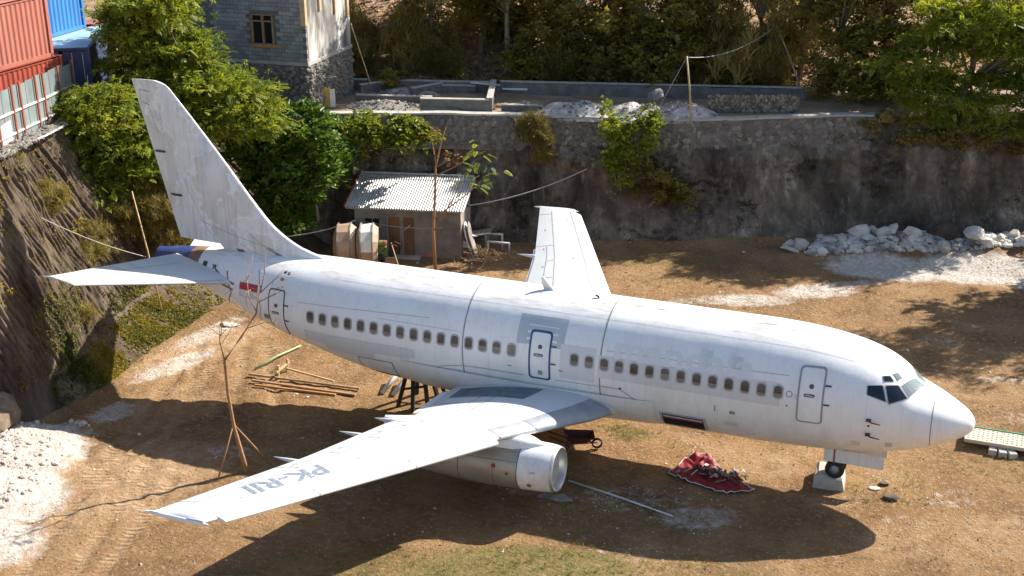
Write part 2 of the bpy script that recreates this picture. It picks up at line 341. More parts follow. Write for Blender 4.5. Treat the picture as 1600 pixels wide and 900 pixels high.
GRASS_OLIVE = [(-15, -3.2, 5.5, 2.2, 8, .40), (-10, -4.6, 4.5, 1.6, 14, .38), (-20, -1.6, 4, 1.6, 5, .34), (-4.8, -3.0, 2.4, 1.2, 15, .3), (-11.3, 1.2, 1.5, .8, -10, .52), (-9.0, .4, 1.6, .7, -10, .34), (-31.3, -1.5, .7, 3.2, 0, .42), (-31.7, 3.0, .7, 4.0, 0, .42), (-24.2, 12.2, 3.0, 1.6, 20, .42), (-20, 13.5, 3, 1.6, 20, .34), (-13.5, 16.0, 3.2, 1.6, 22, .36), (-15, 19, 5, 1.8, 22, .42),  # leading blobs set a faint olive-dark tone on the ground along the fuselage
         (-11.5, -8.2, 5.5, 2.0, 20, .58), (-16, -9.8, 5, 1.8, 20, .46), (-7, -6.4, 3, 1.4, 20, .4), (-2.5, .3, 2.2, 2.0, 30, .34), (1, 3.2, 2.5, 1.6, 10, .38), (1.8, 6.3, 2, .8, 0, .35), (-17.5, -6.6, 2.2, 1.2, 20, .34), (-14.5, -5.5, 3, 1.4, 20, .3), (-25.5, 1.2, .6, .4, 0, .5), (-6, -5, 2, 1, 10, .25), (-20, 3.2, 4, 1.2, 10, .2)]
PALE = [(-26.0, -8.6, 3.4, 5.5, -30, .58), (-29.6, 1.8, 1.8, 4.8, -15, .62), (-27.4, -2.4, 2.6, 2.2, -20, .42), (-27.5, 2.4, 2.4, 1.4, 20, .36), (-24, -9, 2, 3, -30, .35), (-6.2, .5, 2.2, 1.4, 20, .4), (-4.4, -1.2, 1.6, 1.0, 0, .38), (-8.5, 1.4, 2.4, .8, -10, .38), (-1.2, -2.6, 2.6, 1.6, 20, .38), (1.4, -1, 2, 2, 0, .36), (-9, -7.4, 3, 1.0, 20, .35), (-1, 8.8, 3, 1.4, 10, .35), (-21.5, 12.8, 3, 1.2, 20, .3), (-22.5, 2.6, 4, 1.2, 5, .3), (-16, 14.2, 4, 1.0, 20, .32), (-2, 16.2, 3, 1.2, 20, .2)]
TRK = [((-29.5, .8), (-25.0, -13.8)), ((-28.3, .9), (-23.6, -13.2)), ((-27.4, -1.5), (-26.5, -14)), ((-30, 2.4), (-27.2, -2.4)), ((-28, 2.6), (-25.4, -2.0)), ((-28.6, -7.0), (-23.0, -9.5)), ((-27.6, -8.6), (-24.6, -8.2)), ((-26.2, -5.2), (-27.8, -11.4)), ((-24.2, -7.5), (-22.6, -14)), ((-27.2, 3.0), (-24.2, -1.2))]
def footx(y): return np.interp(y, [-60, -25, -14, -8, -5, -2, 1.5, 6, 11.5, 16, 22], [-29.5, -30.2, -31.2, -31.6, -31.2, -31.0, -31.4, -31.6, -31.2, -30.8, -30.8])
def masks(x, y):
    tr = np.zeros_like(x)
    for a, b_ in TRK: tr = np.maximum(tr, seg(x, y, a, b_, .36))
    wh_ = blobs(x, y, WHITE); return wh_, blobs(x, y, GRASS_OLIVE), np.maximum(blobs(x, y, PALE), tr*.42), tr*np.clip(1-2.2*wh_, 0, 1)
def gz(x, y):
    x = np.asarray(x, float); y = np.asarray(y, float)
    z = .05*fbm(x, y, 3, 4, 3)+.035*fbm(x, y, .6, 3, 8)
    tr = np.zeros_like(x)
    for a, b_ in TRK: tr = np.maximum(tr, seg(x, y, a, b_, .30))
    z = z-.07*tr+.05*fbm(x, y, .35, 3, 12)*sm(-21, -25, x)
    hp = 0
    for bx, by, rr, h in ((-30.4, -8.2, 2.6, 1.15), (-29.4, -10.6, 2.4, .9), (-28.6, -13.2, 2.6, .8), (-29.4, -5.6, 1.3, .3), (-31.6, -10.5, 2.5, 1.3)):
        d = np.hypot(x-bx, y-by)/rr; hp = np.maximum(hp, h*.8*np.clip(1-d, 0, 1)**.9)
    z = z+hp*(1+.35*fbm(x, y, .7, 4, 21))
    for bx, by, rx, ry, h in ((-4.5, 24.2, 6.5, 2.6, .75), (2.5, 26.0, 6, 3.4, .9), (-15, 22.4, 8, 2.0, .5)):
        d = np.hypot((x-bx)/rx, (y-by-.42*(x-bx))/ry); z = z+h*np.clip(1-d, 0, 1)*(1+.3*fbm(x, y, .6, 3, 5))
    return z
xs = np.concatenate([np.linspace(-400, -60, 12)[:-1], np.linspace(-60, -33.5, 30)[:-1], np.linspace(-33.5, 4.2, 270), np.linspace(4.2, 30, 60)[1:], np.linspace(30, 400, 14)[1:]])
ys = np.concatenate([np.linspace(-400, -60, 12)[:-1], np.linspace(-60, -16, 60)[:-1], np.linspace(-16, 29, 290), np.linspace(29, 60, 20)[1:], np.linspace(60, 400, 12)[1:]])
gx, gy = np.meshgrid(xs, ys, indexing='ij')
gzv = gz(gx, gy)
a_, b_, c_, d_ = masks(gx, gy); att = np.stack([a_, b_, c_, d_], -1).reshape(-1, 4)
def gridF(n, k):
    i, j = np.meshgrid(np.arange(n-1), np.arange(k-1), indexing='ij'); q = (i*k+j).ravel()
    return np.stack([q, q+k, q+k+1, q+1], 1)
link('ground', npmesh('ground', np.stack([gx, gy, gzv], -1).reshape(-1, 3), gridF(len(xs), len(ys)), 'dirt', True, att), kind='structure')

# left earth bank with the yard on top
def bank_top(y): return np.interp(y, [-60, -6, -3.5, 0, 3, 7, 12, 15], [9.0, 9.0, 8.9, 8.6, 8.3, 8.0, 6.6, 6.4])
def fenceX(y): return np.interp(y, [-12, -5, -2, 2.9, 6.4, 8], [-32.9, -33.6, -34.7, -36.8, -38.3, -39.4])
by_ = np.linspace(-20, 18, 1000); bt = np.concatenate([np.linspace(0, 1, 26), np.linspace(1, 2, 100)[1:], np.linspace(2, 3, 12)[1:]])
BY, BT = np.meshgrid(by_, bt, indexing='ij'); ht = bank_top(BY); fx_ = footx(BY)
tw_ = np.interp(BY, [-6, -3.5, 0, 4], [.4, .7, 1.8, 2.3]); rn_ = np.interp(BY, [-6, -3.5, 0, 7], [.8, 1.5, 2.5, 3.1]); px_ = np.where(BT < 1, tw_*BT, np.where(BT < 2, tw_+rn_*(BT-1), tw_+rn_+40*(BT-2)**2)); pz_ = np.where(BT < 1, 1.4*BT**1.25, np.where(BT < 2, 1.4+(ht-1.4)*(BT-1), ht))
steep = sm(.7, 1.15, BT)*(1-sm(1.9, 2.05, BT))
rill = .12*np.abs(np.sin(np.pi*(BY+.42*pz_+.16*fbm(BY, pz_, 1.2, 3, 36))/.27))*(.4+1.2*np.clip(.5+fbm(BY, pz_, 1.0, 3, 37), 0, 1))+fbm(BY+pz_*.4, pz_*.2, .22, 2, 31)*.16+fbm(BY+pz_*.3, pz_*.6, 1.6, 5, 35)*.42
bump_ = fbm(BY, px_, 1.4, 4, 33)*.22*np.clip(BT, 0, 1)
BX = fx_-px_+steep*rill; BZ = pz_-.12*(BT < .02)+bump_*(1-steep)
BX = BX+.35*np.clip(BT-.9, 0, 1)*(BT < 2.05)*fbm(BY, pz_, 4.5, 2, 61)
bg = np.clip(.36*(1-sm(.3, .95, BT)), 0, 1)+.22*sm(.1, .35, fbm(BY, pz_, 1.6, 3, 41))*steep
bg = np.where(BY < -4, bg*.55, bg)
batt = np.stack([bg*0, bg, bg*0, bg*0], -1).reshape(-1, 4)
link('earth_bank', npmesh('earth_bank', np.stack([BX, BY, BZ], -1).reshape(-1, 3), gridF(*BY.shape)[:, ::-1], 'bank_soil', True, batt), kind='structure')

# cliff, terrace and hillside at the back
WX = [-70, -34, -31, -26, -14.7, -7.5, .4, 14, 40]; WYv = [10.5, 14.6, 15.9, 18.3, 22.2, 26.0, 29.0, 34, 44]
def wallY(x): return np.interp(x, WX, WYv)
def ztop(x): return np.interp(x, [-34, -31, -14.7, -7.5, 20], [6.42, 6.4, 6.0, 6.0, 6.0])
cx = np.linspace(-36, 26, 620); ct = np.linspace(0, 1, 66)
CX, CT = np.meshgrid(cx, ct, indexing='ij'); zt_ = ztop(CX)-.12
nz = fbm(CX, CT*6, .5, 4, 53)*.30+fbm(CX, CT*6, 2.2, 5, 51)*.85*np.sin(np.pi*np.clip(CT*.9, 0, 1))+fbm(CX*1.0, CT*1.2, .5, 3, 54)*.2
CY = wallY(CX)-.15-.9*(1-CT)**3-nz*np.clip(CT*5, 0, 1)*(1-sm(.72, .8, CT))
TS = Vector((-.6, 1.3, -.33)); CY = CY+CT*TS.y; CZ = CT*(zt_+TS.z)-.1*(CT == 0); CX = CX+CT*TS.x
link('cliff', npmesh('cliff', np.stack([CX, CY, CZ], -1).reshape(-1, 3), gridF(*CX.shape)[:, ::1], 'cliff_earth', True), kind='structure')
def hz(x, y):
    v = (y-wallY(x))*.93
    return ztop(x)-.12+np.clip(v-7.6, 0, 60)*.30+.10*fbm(x, y, 2.5, 4, 71)*sm(.2, 2, v)
tx = np.linspace(-75, 45, 260); tv = np.concatenate([np.linspace(0, 9, 40), np.linspace(9, 70, 90)[1:]])
TX, TV = np.meshgrid(tx, tv, indexing='ij'); TY = wallY(TX)+TV/.93; TZ = hz(TX, TY)
me = npmesh('terrace', np.stack([TX, TY, TZ], -1).reshape(-1, 3), gridF(*TX.shape), 'terrace_soil', True); me.materials.append(MT['litter'])
q = np.arange(len(me.polygons)) % (len(tv)-1); me.polygons.foreach_set('material_index', (q > 33).astype(np.int32)); link('terrace', me, kind='structure')

# stones scattered (stuff) -------------------------------------------------
ICO = None
def ico(sub):
    import bmesh
    bm = bmesh.new(); bmesh.ops.create_icosphere(bm, subdivisions=sub, radius=1); bm.verts.index_update()
    V = np.array([v.co[:] for v in bm.verts]); F = np.array([[v.index for v in f.verts] for f in bm.faces]); bm.free(); return V, F
I1, I2, I3 = ico(1), ico(2), ico(3)
OCT = (np.array([[1, 0, 0], [-1, 0, 0], [0, 1, 0], [0, -1, 0], [0, 0, 1], [0, 0, -1]], float), np.array([[0, 2, 4], [2, 1, 4], [1, 3, 4], [3, 0, 4], [2, 0, 5], [1, 2, 5], [3, 1, 5], [0, 3, 5]]))
def scatter(name, P, S, mat_, seed, base=I1, flat=.65, **kw):
    g = rng(seed); n = len(P); V0, F0 = base; V = np.repeat(V0[None], n, 0)*(1+.35*(g.rand(n, len(V0), 1)-.5))
    V = V*S[:, None, None]*np.stack([.7+.6*g.rand(n), .7+.6*g.rand(n), np.full(n, flat)], -1)[:, None]
    a = g.rand(n)*6.28; c, s = np.cos(a)[:, None], np.sin(a)[:, None]
    V = np.stack([V[..., 0]*c-V[..., 1]*s, V[..., 0]*s+V[..., 1]*c, V[..., 2]], -1)+P[:, None]
    F = (F0[None]+(np.arange(n)*len(V0))[:, None, None]).reshape(-1, F0.shape[1])
    return link(name, npmesh(name, V.reshape(-1, 3), F, mat_), kind='stuff', **kw)
g = rng(5); n = 120000; X = g.uniform(-33, 4.5, n); Y = g.uniform(-16, 27.5, n); a_, b_, c_, d_ = masks(X, Y); k = g.rand(n) < np.clip(a_*1.5-.18+.3*fbm(X, Y, 1.2, 3, 77), .012, 1)*.6
X, Y = X[k], Y[k]; S = .012+.028*g.rand(len(X))**2; P = np.stack([X, Y, gz(X, Y)+S*.2], -1)
scatter('chalk_gravel', P, S, 'rock_white', 6, OCT, label='loose white chalk gravel strewn over the dirt', cat='gravel')
n = 420; X = g.uniform(-32, 4.5, n); Y = g.uniform(-16, 24, n); S = .025+.055*g.rand(n)**4; scatter('loose_stones', np.stack([X, Y, gz(X, Y)+S*.2], -1), S, 'rubble_mix', 71, I1, label='loose pale stones scattered singly over the dirt', cat='stones')
n = 14000; X = g.uniform(-32, 4.5, n); Y = g.uniform(-16, 20, n); S = .01+.03*g.rand(n)**3; P = np.stack([X, Y, gz(X, Y)+S*.2], -1)
scatter('dirt_clods', P, S, 'rock_brown', 7, OCT, label='small brown clods and stones scattered over the dirt', cat='stones')
n = 5200; X = g.uniform(-33, -26, n); Y = g.uniform(-15, -4.5, n); k = (gz(X, Y) > .2); X, Y = X[k], Y[k]; S = .012+.12*g.rand(len(X))**9; P = np.stack([X, Y, gz(X, Y)+S*.15], -1)
scatter('rubble_heap', P, S, 'chalk_stone', 8, I1, label='heap of white chalk rubble at the foot of the bank', cat='rubble')
n = 5200; X = g.uniform(-9, 4.5, n); Y = wallY(X)-.6-3.6*g.rand(n); S = .03+.19*g.rand(n)**3; P = np.stack([X, Y, gz(X, Y)+S*.2], -1)
scatter('crushed_rock', P, S, 'rubble_mix', 9, I1, label='crushed grey and white rock in front of the boulders', cat='rubble')

# boulders at the cliff foot ----------------------------------------------
def rock(seed, d, base=I2, rough=.42, cuts=10):
    g = rng(seed); V, F = base; V = V.copy()
    for _ in range(cuts):
        nrm = g.normal(size=3); nrm /= np.linalg.norm(nrm); h = .45+.35*g.rand(); e = np.clip(V@nrm-h, 0, None); V = V-e[:, None]*nrm*.95
    V = V*(1+rough*.3*(g.rand(len(V), 1)-.5))*np.array(d)/2*1.15; return V, F
def boulder(name, x, y, d, seed, label, mat_='rock_white', sink=.2, z=None, rz=0, cat='boulder', group='boulders along the cliff foot'):
    V, F = rock(seed, d); z0 = float(gz(np.array([x]), np.array([y]))[0]) if z is None else z
    me = npmesh(name, V, F, mat_, False); o = link(name, me, None, label, cat, group); o.location = (x, y, z0+d[2]*(.5-sink)); o.rotation_euler = (0, 0, rz); return o
BL = [(-10.0, 22.3, (.9, .7, .6), 'small rounded white boulder standing left of the flat slab boulder'), (-9.5, 22.25, (1.3, 1.0, .75), 'blocky white boulder at the far left end of the boulder row'), (-9.8, 21.85, (1.5, .7, .28), 'low flat white slab lying in front of the leftmost boulder'),
      (-8.25, 21.75, (.75, .6, .5), 'lone white stone lying forward of the boulder row'), (-8.75, 23.35, (.35, .3, .3), 'tiny white stone between the leftmost boulder and the pale mound'), (-8.2, 23.2, (1.1, .8, .6), 'low pale boulder third along from the left'),
      (-7.6, 23.35, (.85, .7, .6), 'tan rounded boulder beside the low pale one'), (-7.0, 24.2, (1.2, 1.0, 1.05), 'tall white boulder with a cleft on the left of the row'), (-6.5, 23.7, (.95, .7, .5), 'small pale blue boulder in front of the tall cleft one'),
      (-6.35, 24.75, (.8, .6, .9), 'pointed white boulder leaning behind the egg shaped one'), (-5.9, 24.2, (1.1, .9, .85), 'egg shaped white boulder near the middle of the row'), (-5.5, 24.6, (.8, .7, 1.0), 'upright white boulder touching the egg shaped one'),
      (-4.6, 24.5, (1.35, .9, .8), 'wide white boulder left of the dark brown mound'), (-4.45, 23.95, (.8, .6, .45), 'low white boulder below the wide one'), (-4.2, 23.5, (1.0, .5, .35), 'flat beige stone in front of the wide boulder'),
      (-3.0, 23.7, (.9, .8, .75), 'angular white boulder in front of the dark mound'), (-1.75, 24.9, (1.5, 1.1, .95), 'large rounded white boulder right of the dark mound'), (-1.2, 24.6, (1.0, .8, .8), 'tan white boulder leaning on the large rounded one'),
      (-.55, 25.3, (.6, .5, .45), 'small blue grey stone in a gap of the row'), (.0, 25.6, (.75, .7, .65), 'blue grey round boulder in the right part of the row'), (.55, 25.2, (.95, .8, .85), 'three sided white boulder on the right'),
      (1.0, 25.6, (.7, .6, .7), 'beige boulder wedged between two white ones'), (1.55, 25.5, (1.15, .9, .95), 'big knobbly white boulder near the right edge'), (2.2, 26.2, (1.15, .9, .85), 'square white boulder at the right edge of the picture'), (2.0, 25.6, (.7, .6, .5), 'low white stone under the square boulder')]
for i, (x, y, d, lb) in enumerate(BL): boulder('boulder', x, y-.15, tuple(q*.84 for q in d), 100+i, lb, rz=i*1.3)
boulder('earth_mound', -3.1, 25.0, (2.3, 1.4, 1.1), 150, 'dark brown rocky mound between the white boulders', 'dark_earth', .3, cat='mound', group=None)
boulder('stone', -2.2, -.1, (.5, .35, .22), 151, 'orange brown stone on the grass right of the nose wheel', 'rock_brown', .2, cat='stone', group='stray stones')
boulder('stone', -2.55, .75, (.35, .3, .16), 152, 'small brown stone behind the orange brown one', 'rock_brown', .2, cat='stone', group='stray stones')
boulder('stone', -2.8, .3, (.42, .26, .08), 153, 'flat pale stone just right of the concrete wheel block', 'rock_white', .2, cat='stone', group='stray stones')
boulder('stone', -12.4, -4.0, (.7, .4, .12), 154, 'flat grey slab lying in shade in front of the engine', 'rock_grey', .2, cat='stone', group='stray stones')
boulder('stone', -29.9, 4.4, (1.1, .6, .18), 156, 'flat pale slab beside the grass at the bank foot', 'rock_white', .2, cat='stone', group='stray stones')
boulder('outcrop', -31.9, -7.6, (2.6, 2.4, 2.2), 157, 'brown rock outcrop at the left edge beside the rubble heap', 'rock_brown', .3, cat='rock', group=None)

# ================================================================ AIRLINER
ZO = 3.55
ST = np.array([(0, 0, -.57, -.57, -.57), (.04, .16, -.40, -.57, -.74), (.2, .37, -.19, -.56, -.93), (.55, .67, .03, -.52, -1.14), (1.0, .93, .27, -.46, -1.35), (1.45, 1.14, .47, -.38, -1.52), (1.7, 1.23, .58, -.33, -1.6),
  (2.0, 1.34, .85, -.27, -1.69), (2.35, 1.45, 1.13, -.21, -1.78), (2.8, 1.57, 1.36, -.15, -1.87), (3.5, 1.7, 1.58, -.08, -1.96), (4.5, 1.81, 1.76, -.03, -2.05), (5.5, 1.86, 1.85, 0, -2.1), (6.5, 1.88, 1.88, 0, -2.13), (12, 1.88, 1.88, 0, -2.13), (18.3, 1.88, 1.88, 0, -2.13),
  (19.5, 1.875, 1.88, .01, -2.05), (21, 1.84, 1.88, .06, -1.78), (22.5, 1.74, 1.87, .16, -1.38), (24, 1.57, 1.84, .32, -.92), (25.5, 1.31, 1.78, .54, -.45), (27, .97, 1.7, .8, .08), (28.2, .66, 1.6, 1.0, .52), (29.0, .46, 1.5, 1.12, .8), (29.5, .33, 1.42, 1.18, .95)])
def pchip(x, y):
    h = np.diff(x); d = np.diff(y)/h; m_ = np.zeros(len(x))
    for i in range(1, len(x)-1):
        if d[i-1]*d[i] > 0: w1 = 2*h[i]+h[i-1]; w2 = h[i]+2*h[i-1]; m_[i] = (w1+w2)/(w1/d[i-1]+w2/d[i])
    m_[0], m_[-1] = d[0], d[-1]
    def ev(q):
        q = np.clip(q, x[0], x[-1]); i = np.clip(np.searchsorted(x, q)-1, 0, len(x)-2); t_ = (q-x[i])/h[i]
        return (2*t_**3-3*t_**2+1)*y[i]+(t_**3-2*t_**2+t_)*h[i]*m_[i]+(-2*t_**3+3*t_**2)*y[i+1]+(t_**3-t_**2)*h[i]*m_[i+1]
    return ev
QS = np.sqrt(ST[:, 0]); PC = [pchip(QS, ST[:, k]) for k in (1, 2, 3, 4)]
def sec(s): q = np.sqrt(np.clip(s, 0, 29.5)); return [p(q) for p in PC]
def fpt(s, th, off=0):
    w_, zt, zm, zb = sec(s); w_ = w_+off; h = np.where(np.sin(th) > 0, zt-zm, zm-zb)+off
    return np.stack([-s+0*th, w_*np.cos(th), zm+h*np.sin(th)+ZO], -1)
def onsurf(s, z, off=.004, side=-1):      # (station, height) -> point on the skin
    s = np.asarray(s, float); z = np.asarray(z, float); w_, zt, zm, zb = sec(s); h = np.where(z > zm, zt-zm, zm-zb)
    th = np.arcsin(np.clip((z-zm)/h, -1, 1)); p = fpt(s, th, off); p[..., 1] *= -side*-1 if side > 0 else -1; return p
def projp(p, off):                        # push a point radially onto the skin
    p = np.asarray(p, float); s = -p[..., 0]; w_, zt, zm, zb = sec(s); z = p[..., 2]-ZO; h = np.where(z > zm, zt-zm, zm-zb)
    th = np.arctan2((z-zm)/h, p[..., 1]/w_); return fpt(s, th, off)
def rrect(hw, hh, rr, n=6):
    P = []
    for cx_, cy_, a0 in ((hw-rr, hh-rr, 0), (-hw+rr, hh-rr, 90), (-hw+rr, -hh+rr, 180), (hw-rr, -hh+rr, 270)):
        for k in range(n): a = R(a0+90*k/(n-1)); P.append((cx_+rr*math.cos(a), cy_+rr*math.sin(a)))
        if max(hw, hh) > .28:
            for k in range(1, 9):
                e = k/9
                if a0 == 0: P.append((cx_+(-2*(hw-rr))*e, cy_+rr))
                elif a0 == 90: P.append((cx_-rr, cy_-2*(hh-rr)*e))
                elif a0 == 180: P.append((cx_+2*(hw-rr)*e, cy_-rr))
                else: P.append((cx_+rr, cy_+2*(hh-rr)*e))
    return np.array(P)
def disc_patch(mb, s, z, out, off, rings=4, side=-1):
    n = len(out); vs = []; fs = []
    for k in range(rings):
        f_ = 1-k/rings; ce = out.mean(0); vs += list(onsurf(s+ce[0]+(out[:, 0]-ce[0])*f_, z+ce[1]+(out[:, 1]-ce[1])*f_, off, side))
    vs.append(onsurf(np.array(s+ce[0]), np.array(z+ce[1]), off, side)); fs = []
    for k in range(rings-1):
        for j in range(n): fs.append((k*n+j, k*n+(j+1) % n, (k+1)*n+(j+1) % n, (k+1)*n+j))
    for j in range(n): fs.append(((rings-1)*n+j, (rings-1)*n+(j+1) % n, rings*n))
    return mb.add(vs, fs)
def ring_patch(mb, s, z, o1, o2, off, side=-1):
    n = len(o1); vs = list(onsurf(s+o1[:, 0], z+o1[:, 1], off, side))+list(onsurf(s+o2[:, 0], z+o2[:, 1], off, side))
    return mb.add(vs, [(j, (j+1) % n, n+(j+1) % n, n+j) for j in range(n)])
def ribbon(mb, pts, wd, off, side=-1, fn=None):
    P = np.array(pts, float); Q = [P[0]]
    for a, b_ in zip(P[:-1], P[1:]):
        k = max(1, int(np.hypot(*(b_-a))/.15))
        for i in range(1, k+1): Q.append(a+(b_-a)*i/k)
    Q = np.array(Q); T_ = np.gradient(Q, axis=0); T_ /= np.linalg.norm(T_, axis=1)[:, None]+1e-9; Nn = np.stack([-T_[:, 1], T_[:, 0]], 1)*wd/2
    fn = fn or (lambda a, c: onsurf(a, c, off, side))
    return mb.grid(np.stack([fn(Q[:, 0]+Nn[:, 0], Q[:, 1]+Nn[:, 1]), fn(Q[:, 0]-Nn[:, 0], Q[:, 1]-Nn[:, 1])], 1))
def rect_patch(mb, s0, s1, z0, z1, off, n=8, side=-1, skew=0):
    S_, Z_ = np.meshgrid(np.linspace(s0, s1, n), np.linspace(z0, z1, n), indexing='ij'); return mb.grid(onsurf(S_, Z_+skew*(S_-s0), off, side))

PL = thing('airliner', (-13, 0, 0), 'old white twin-engine jet airliner without titles parked on the dirt', 'airplane')
# fuselage
ss = np.concatenate([np.linspace(0, 1, 26)**2*1.6, np.linspace(1.6, 6.5, 36)[1:], np.linspace(6.5, 18.3, 30)[1:], np.linspace(18.3, 29.5, 44)[1:]])
th = np.linspace(0, 2*np.pi, 73)
S_, T_ = np.meshgrid(ss, th, indexing='ij'); P = fpt(S_, T_)
fus = MB().grid(P); fus.build('fuselage', 'white_paint', PL, True)
mb = MB(); mb.grid(fpt(*np.meshgrid(np.linspace(27.9, 29.55, 10), th, indexing='ij'), off=.012)); mb.lathe([(0, .33), (.06, .25), (.02, .12)], (-29.5, 0, 1.18+ZO), (-1, 0, 0), 20)
mb.build('tail_cone', 'navy_paint', PL, True)
mb = MB(); mb.grid(fpt(*np.meshgrid(np.linspace(27.35, 27.9, 6), th, indexing='ij'), off=.007)); mb.build('tail_band', 'copper_brown', PL, True)
# wing-body fairing bulge
mb = MB(); S_, T_ = np.meshgrid(np.linspace(9.6, 18.6, 40), np.linspace(np.pi*1.105, np.pi*1.895, 36), indexing='ij')
k_ = np.sin(np.clip((S_-9.6)/9, 0, 1)*np.pi)**.6; mb.grid(fpt(S_, T_, .015)*[1, 1, 1]+np.stack([0*S_, np.cos(T_)*.10*k_, np.sin(T_)*.16*k_], -1)); mb.build('belly_fairing', 'white_paint', PL, True)
# seams and skin lines
for s_, nm in ((16.2, 'skin_seam'), (11.38, 'skin_seam'), (1.2, 'radome_seam')):
    mb = MB(); wd = .022 if s_ > 2 else .014; mb.grid(fpt(*np.meshgrid(np.array([s_-wd, s_+wd]), np.linspace(-.6, np.pi+.85, 60), indexing='ij'), off=.005)); mb.build(nm, 'line_grey', PL, True)
mb = MB()
for tt in (1.72, 2.15): mb.grid(fpt(*np.meshgrid(np.linspace(3.6, 21.5, 60), np.array([tt, tt+.006]), indexing='ij'), off=.005))
ribbon(mb, [(5.4, .86), (11.2, .78)], .012, .005); ribbon(mb, [(17.5, .95), (22.6, .78)], .012, .005); ribbon(mb, [(19.4, .7), (16.3, .68)], .01, .005)
ribbon(mb, [(18.0, -1.35), (17.5, -.95), (17.0, -.66), (16.3, -.50), (15.4, -.47), (14.0, -.47)], .02, .02); ribbon(mb, [(11.3, -.42), (10.7, -.42), (10.2, -.75), (9.9, -1.1), (9.8, -1.6)], .02, .02)
ribbon(mb, [(12.9, -.47), (10.8, -.42)], .014, .02)
mb.build('skin_lines', 'line_grey', PL, kind='stuff')
mb = MB(); g = rng(11)
for i in range(150):
    s_ = g.uniform(5, 20); y_ = g.uniform(-.9, .5); ln = g.uniform(.05, .6); p = np.array([[[-s_, y_, 4+ZO], [-s_-ln, y_, 4+ZO]], [[-s_, y_+g.uniform(.012, .03), 4+ZO], [-s_-ln, y_+.012, 4+ZO]]]); mb.grid(projp(p*[1, 1, 1]+[0, 0, 0], .006))
mb.build('roof_scuffs', 'line_grey', PL, kind='stuff')
# repaint patches
for a in ((11.45, 5.6, -.12, .62, .006), (14.3, 12.65, .62, 1.44, .004), (22.4, 18.2, -.62, -.18, .006), (21.6, 19.6, -.9, -.55, .006), (12.75, 11.55, -.35, .78, .006), (19.4, 18.0, -.55, -.2, .008), (7.2, 6.85, .85, 1.15, .006), (8.2, 7.8, .7, 1.2, .006)):
    mb = MB(); rect_patch(mb, *a[:4], a[4], 14); mb.build('paint_patch', 'grey_patch' if a[0] == 14.3 else 'patch_paint', PL, True)
mb = MB(); rect_patch(mb, 13.95, 12.9, -.6, 1.2, .0055, 10); mb.build('paint_patch', 'white_paint', PL, True)
# cabin windows
WS = [5.67+.508*i for i in range(10)]+[10.74, 11.24, 11.75, 12.25]+[14.44, 14.97]+[15.47+.508*i for i in range(14)]
fo, fi, po = rrect(.165, .225, .12), rrect(.125, .18, .095), rrect(.128, .183, .095)
g = rng(4)
for side in (-1, 1):
    for i, s_ in enumerate(WS):
        mb = MB(); ring_patch(mb, s_, .345, fo, rrect(.15, .205, .11), .004, side); ring_patch(mb, s_, .345, rrect(.15, .205, .11), fi, .014, side); ring_patch(mb, s_, .345, fo, rrect(.155, .215, .115), .012, side)
        wn = mb.build('window', 'frame_grey', PL)
        mb = MB(); disc_patch(mb, s_, .345, po, .008, 2, side); mb.build('pane', 'cabin_pane', wn)
        h = g.choice([.05, .09, .13, .17, .2]) if s_ < 14 or s_ > 14.6 else .36
        if h:
            bl_ = po.copy(); bl_[:, 1] = np.clip(bl_[:, 1], -.2, -.18+h); mb = MB(); disc_patch(mb, s_, .345, bl_, .0095, 2, side); mb.build('beige_pane', 'beige_pane', wn)  # beige tone over the lower part of the pane, height varied per window
# doors
def door(nm, s0, s1, z0, z1, trim, tw, hand, label=None, rr=.12):
    s_, z_, hw, hh = (s0+s1)/2, (z0+z1)/2, abs(s0-s1)/2, (z1-z0)/2
    o = rrect(hw, hh, rr); mb = MB(); disc_patch(mb, s_, z_, o, .012, 6); d = mb.build(nm, 'white_paint', PL, True)
    if label: d['label'] = label
    mb = MB(); ring_patch(mb, s_, z_, o, rrect(hw-tw, hh-tw, rr-tw*.7), .02); ring_patch(mb, s_, z_, rrect(hw+.015, hh+.015, rr), o, .016); mb.build('door_trim', trim, d)
    mb = MB(); disc_patch(mb, s_+.04, z_+.05, rrect(.165, .05, .045), .018, 2); mb.build('handle_recess', 'line_dark', d)
    mb = MB(); ribbon(mb, [(s_-.13+.04, z_+.04), (s_+.13+.04, z_+.06)], .045, .035); mb.build('handle', 'frame_grey', d)
    mb = MB(); disc_patch(mb, s_+.0, z_+.32, rrect(.07, .07, .065), .018, 2); mb.build('porthole', 'cabin_pane', d)
    for k in (.38, -.18):
        mb = MB(); ribbon(mb, [(s0-.02 if s0 < s1 else s1-.02, z_+k), ((s0 if s0 < s1 else s1)-.2, z_+k)], .05, .02); mb.build('hinge', 'line_dark', d)
    return d
door('door', 4.32, 5.07, -.53, 1.16, 'door_grey', .035, 1, 'white front door outlined in grey')
d = door('door', 13.08, 13.82, -.52, 1.06, 'blue_trim', .05, 1, 'white mid-cabin door outlined in dark blue')
mb = MB(); disc_patch(mb, 13.42, -.28, rrect(.08, .08, .02), .018, 2); mb.build('placard', 'line_grey', d)
door('door', 23.2, 23.87, -.66, 1.05, 'line_dark', .025, 1, 'white rear door outlined in black')
